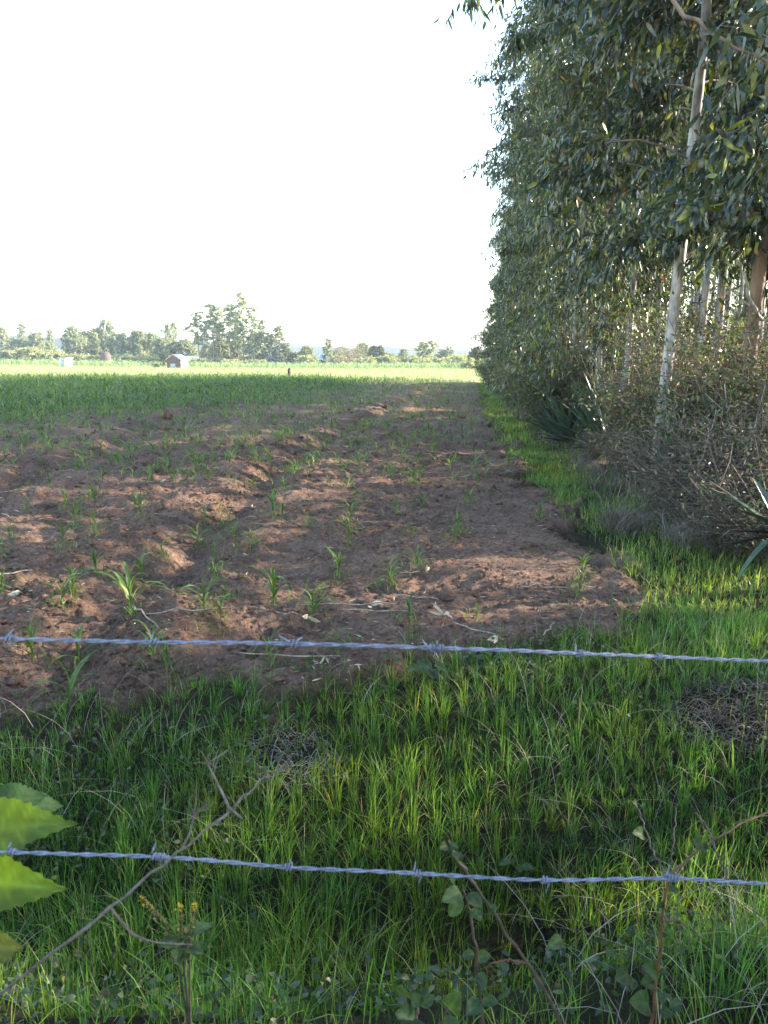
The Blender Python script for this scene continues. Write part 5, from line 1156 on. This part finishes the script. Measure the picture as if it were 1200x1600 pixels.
for a in [('round', 4, 513, 26, 190, 'hazy tree cut by the left border of the distant tree line'), ('slim', 37, 506, 14, 230, 'faint slender tree rising over the hills at the far left'), ('round', 28, 530, 24, 180, 'dark low tree left of the rounded one at far left'), ('round', 57, 521, 28, 180, 'rounded pale tree at the far left before the blue hills'), ('slim', 80, 515, 12, 200, 'thin hazy tree left of the big tree clump'),
          ('round', 116, 513, 32, 165, 'tall round tree at the left end of the big tree clump'), ('round', 140, 519, 34, 170, 'second tree from the left end of the big tree clump'), ('round', 153, 515, 26, 175, 'narrow crowned tree in the left half of the big clump'), ('open', 171, 503, 22, 175, 'tree poking highest out of the big clump'), ('round', 186, 522, 34, 168, 'tree in the middle of the big clump behind the dark stack'), ('round', 216, 518, 36, 168, 'broad tree right of the middle of the big clump'), ('round', 238, 522, 34, 170, 'round tree in the right part of the big clump'), ('open', 268, 508, 24, 165, 'flat topped tree above the brick hut'), ('round', 258, 528, 34, 160, 'tree directly behind the brick hut'), ('round', 290, 532, 34, 160, 'pale tree between the hut and the tall eucalypts'),
          ('tall', 311, 487, 30, 150, 'leftmost tall eucalyptus of the distant grove'), ('tall', 321, 512, 16, 152, 'shorter eucalyptus second from the left in the distant grove'), ('tall', 334, 475, 34, 150, 'tall dark topped eucalyptus left of the grove centre'), ('tall', 345, 481, 26, 154, 'eucalyptus with a narrow top at the grove centre'), ('tall', 361, 477, 36, 150, 'bushy topped eucalyptus right of the grove centre'), ('tall', 373, 497, 26, 153, 'lower eucalyptus left of the tallest one'), ('tall', 381, 459, 32, 150, 'tallest eucalyptus of the distant grove'), ('tall', 399, 495, 26, 150, 'eucalyptus just right of the tallest one'), ('tall', 409, 498, 24, 152, 'rightmost tall eucalyptus of the distant grove'),
          ('round', 345, 532, 36, 156, 'dull low tree filling the left foot of the grove'), ('round', 372, 530, 34, 158, 'dull low tree filling the middle foot of the grove'), ('round', 400, 522, 34, 150, 'pale tree at the right foot of the grove'), ('slim', 421, 520, 18, 150, 'wispy pale tree right of the grove'), ('slim', 437, 510, 18, 150, 'tall wispy see-through tree right of the grove'), ('slim', 447, 535, 18, 150, 'low wispy tree above the pale roof'),
          ('dark', 460, 552, 20, 146, 'small dark green bush left of the blue hut'), ('round', 479, 541, 24, 148, 'pale yellow green tree left of the blue hut'), ('dark', 500, 556, 26, 156, 'dark green tree right behind the blue hut'), ('slim', 513, 529, 14, 145, 'narrow dark tree spire above the blue hut'), ('round', 525, 548, 26, 150, 'green tree right of the narrow spire'), ('bare', 545, 541, 62, 135, 'wide leafless pinkish brown tree'), ('round', 567, 537, 26, 160, 'tree top behind the bare brown tree'), ('dark', 587, 540, 26, 150, 'dark green round tree right of the bare brown tree'),
          ('slim', 630, 545, 16, 170, 'small hazy tree standing alone before the hills'), ('slim', 640, 560, 12, 165, 'short hazy tree beside the small lone one'), ('open', 665, 535, 36, 140, 'open crowned tree with a see-through top right of centre'), ('slim', 690, 546, 16, 150, 'left of two slim trees near the wood'), ('slim', 702, 541, 14, 150, 'right of two slim trees near the wood'), ('dark', 744, 543, 20, 115, 'dark tree half hidden by the end of the wood')]:
    far(*a)
for a in [('round', 452, 548, 30, 185, 'pale tree behind the pale low roof'), ('round', 472, 551, 28, 190, 'hazy low tree left of the blue hut line'), ('round', 540, 551, 30, 190, 'hazy tree behind the green tree right of the spire'), ('round', 605, 552, 32, 190, 'hazy tree right of the dark round one'), ('round', 622, 556, 26, 185, 'low hazy tree left of the small lone one'), ('round', 648, 555, 28, 190, 'low hazy tree left of the open crowned one'), ('round', 680, 555, 28, 190, 'low hazy tree between the open crowned one and the slim pair'), ('round', 715, 555, 30, 180, 'low hazy tree right of the slim pair'), ('round', 735, 553, 26, 185, 'hazy tree beside the wood end'), ('round', 330, 540, 34, 175, 'hazy low tree behind the left grove trunks'), ('round', 75, 536, 30, 190, 'low tree left of the big clump behind the white shed'), ('round', 15, 538, 34, 190, 'low tree behind the left border shrubs')]:
    far(*a)
for a in [('shrub', 12, 548, 50, 165, 'pale shrub at the left border below the hazy trees'), ('shrub', 50, 545, 50, 160, 'yellow green shrub left of the white shed'), ('shrub', 85, 550, 40, 150, 'leafy shrub right behind the white shed'), ('shrub', 120, 553, 40, 150, 'shrub right of the white shed'), ('shrub', 150, 556, 36, 150, 'shrub left of the dark stack'), ('shrub', 190, 555, 44, 150, 'shrub right of the dark stack'), ('shrub', 225, 556, 44, 148, 'low shrub left of the brick hut'), ('dark', 257, 548, 14, 122, 'dark bush against the left side of the brick hut'), ('shrub', 243, 568, 8, 113, 'tiny dark bush on the crop left of the hut'), ('shrub', 310, 560, 36, 146, 'shrub right of the brick hut'), ('shrub', 480, 557, 30, 142, 'shrub left below the blue hut'),
          ('shrub', 570, 560, 34, 130, 'rounded bush under the bare brown tree'), ('shrub', 603, 556, 46, 138, 'bright yellow green shrub right of the bare tree'), ('shrub', 628, 560, 34, 140, 'low shrub left of the open crowned tree'), ('shrub', 655, 559, 36, 132, 'dark hedge bush below the open crowned tree'), ('shrub', 690, 559, 34, 136, 'pale bush below the two slim trees'), ('shrub', 718, 556, 34, 130, 'bright shrub right of the slim trees'), ('shrub', 742, 562, 40, 110, 'green bush at the end of the wood'), ('shrub', 400, 562, 40, 146, 'low shrub under the right end of the grove'), ('shrub', 360, 562, 40, 146, 'low shrub under the middle of the grove'), ('shrub', 530, 557, 28, 140, 'shrub right of the blue huts')]:
    far(*a, group='distant shrubs', name='far_shrub', cat='shrub')

# ------------------------------------------------------------------ haze: the bright air over the plain
hz = bpy.data.materials.new('haze_air'); hz.use_nodes = True
hn = hz.node_tree; hn.nodes.remove(hn.nodes['Principled BSDF'])
pv = hn.nodes.new('ShaderNodeVolumePrincipled'); pv.inputs['Color'].default_value = (0.72, 0.85, 1.0, 1); pv.inputs['Density'].default_value = 0.00062
pv.inputs['Anisotropy'].default_value = 0.2
hn.links.new(pv.outputs[0], hn.nodes['Material Output'].inputs['Volume'])
hb = link('haze', box_me('haze', -12000, 12000, -60, 2000, -14, 70, hz)); tag(hb, kind='stuff')
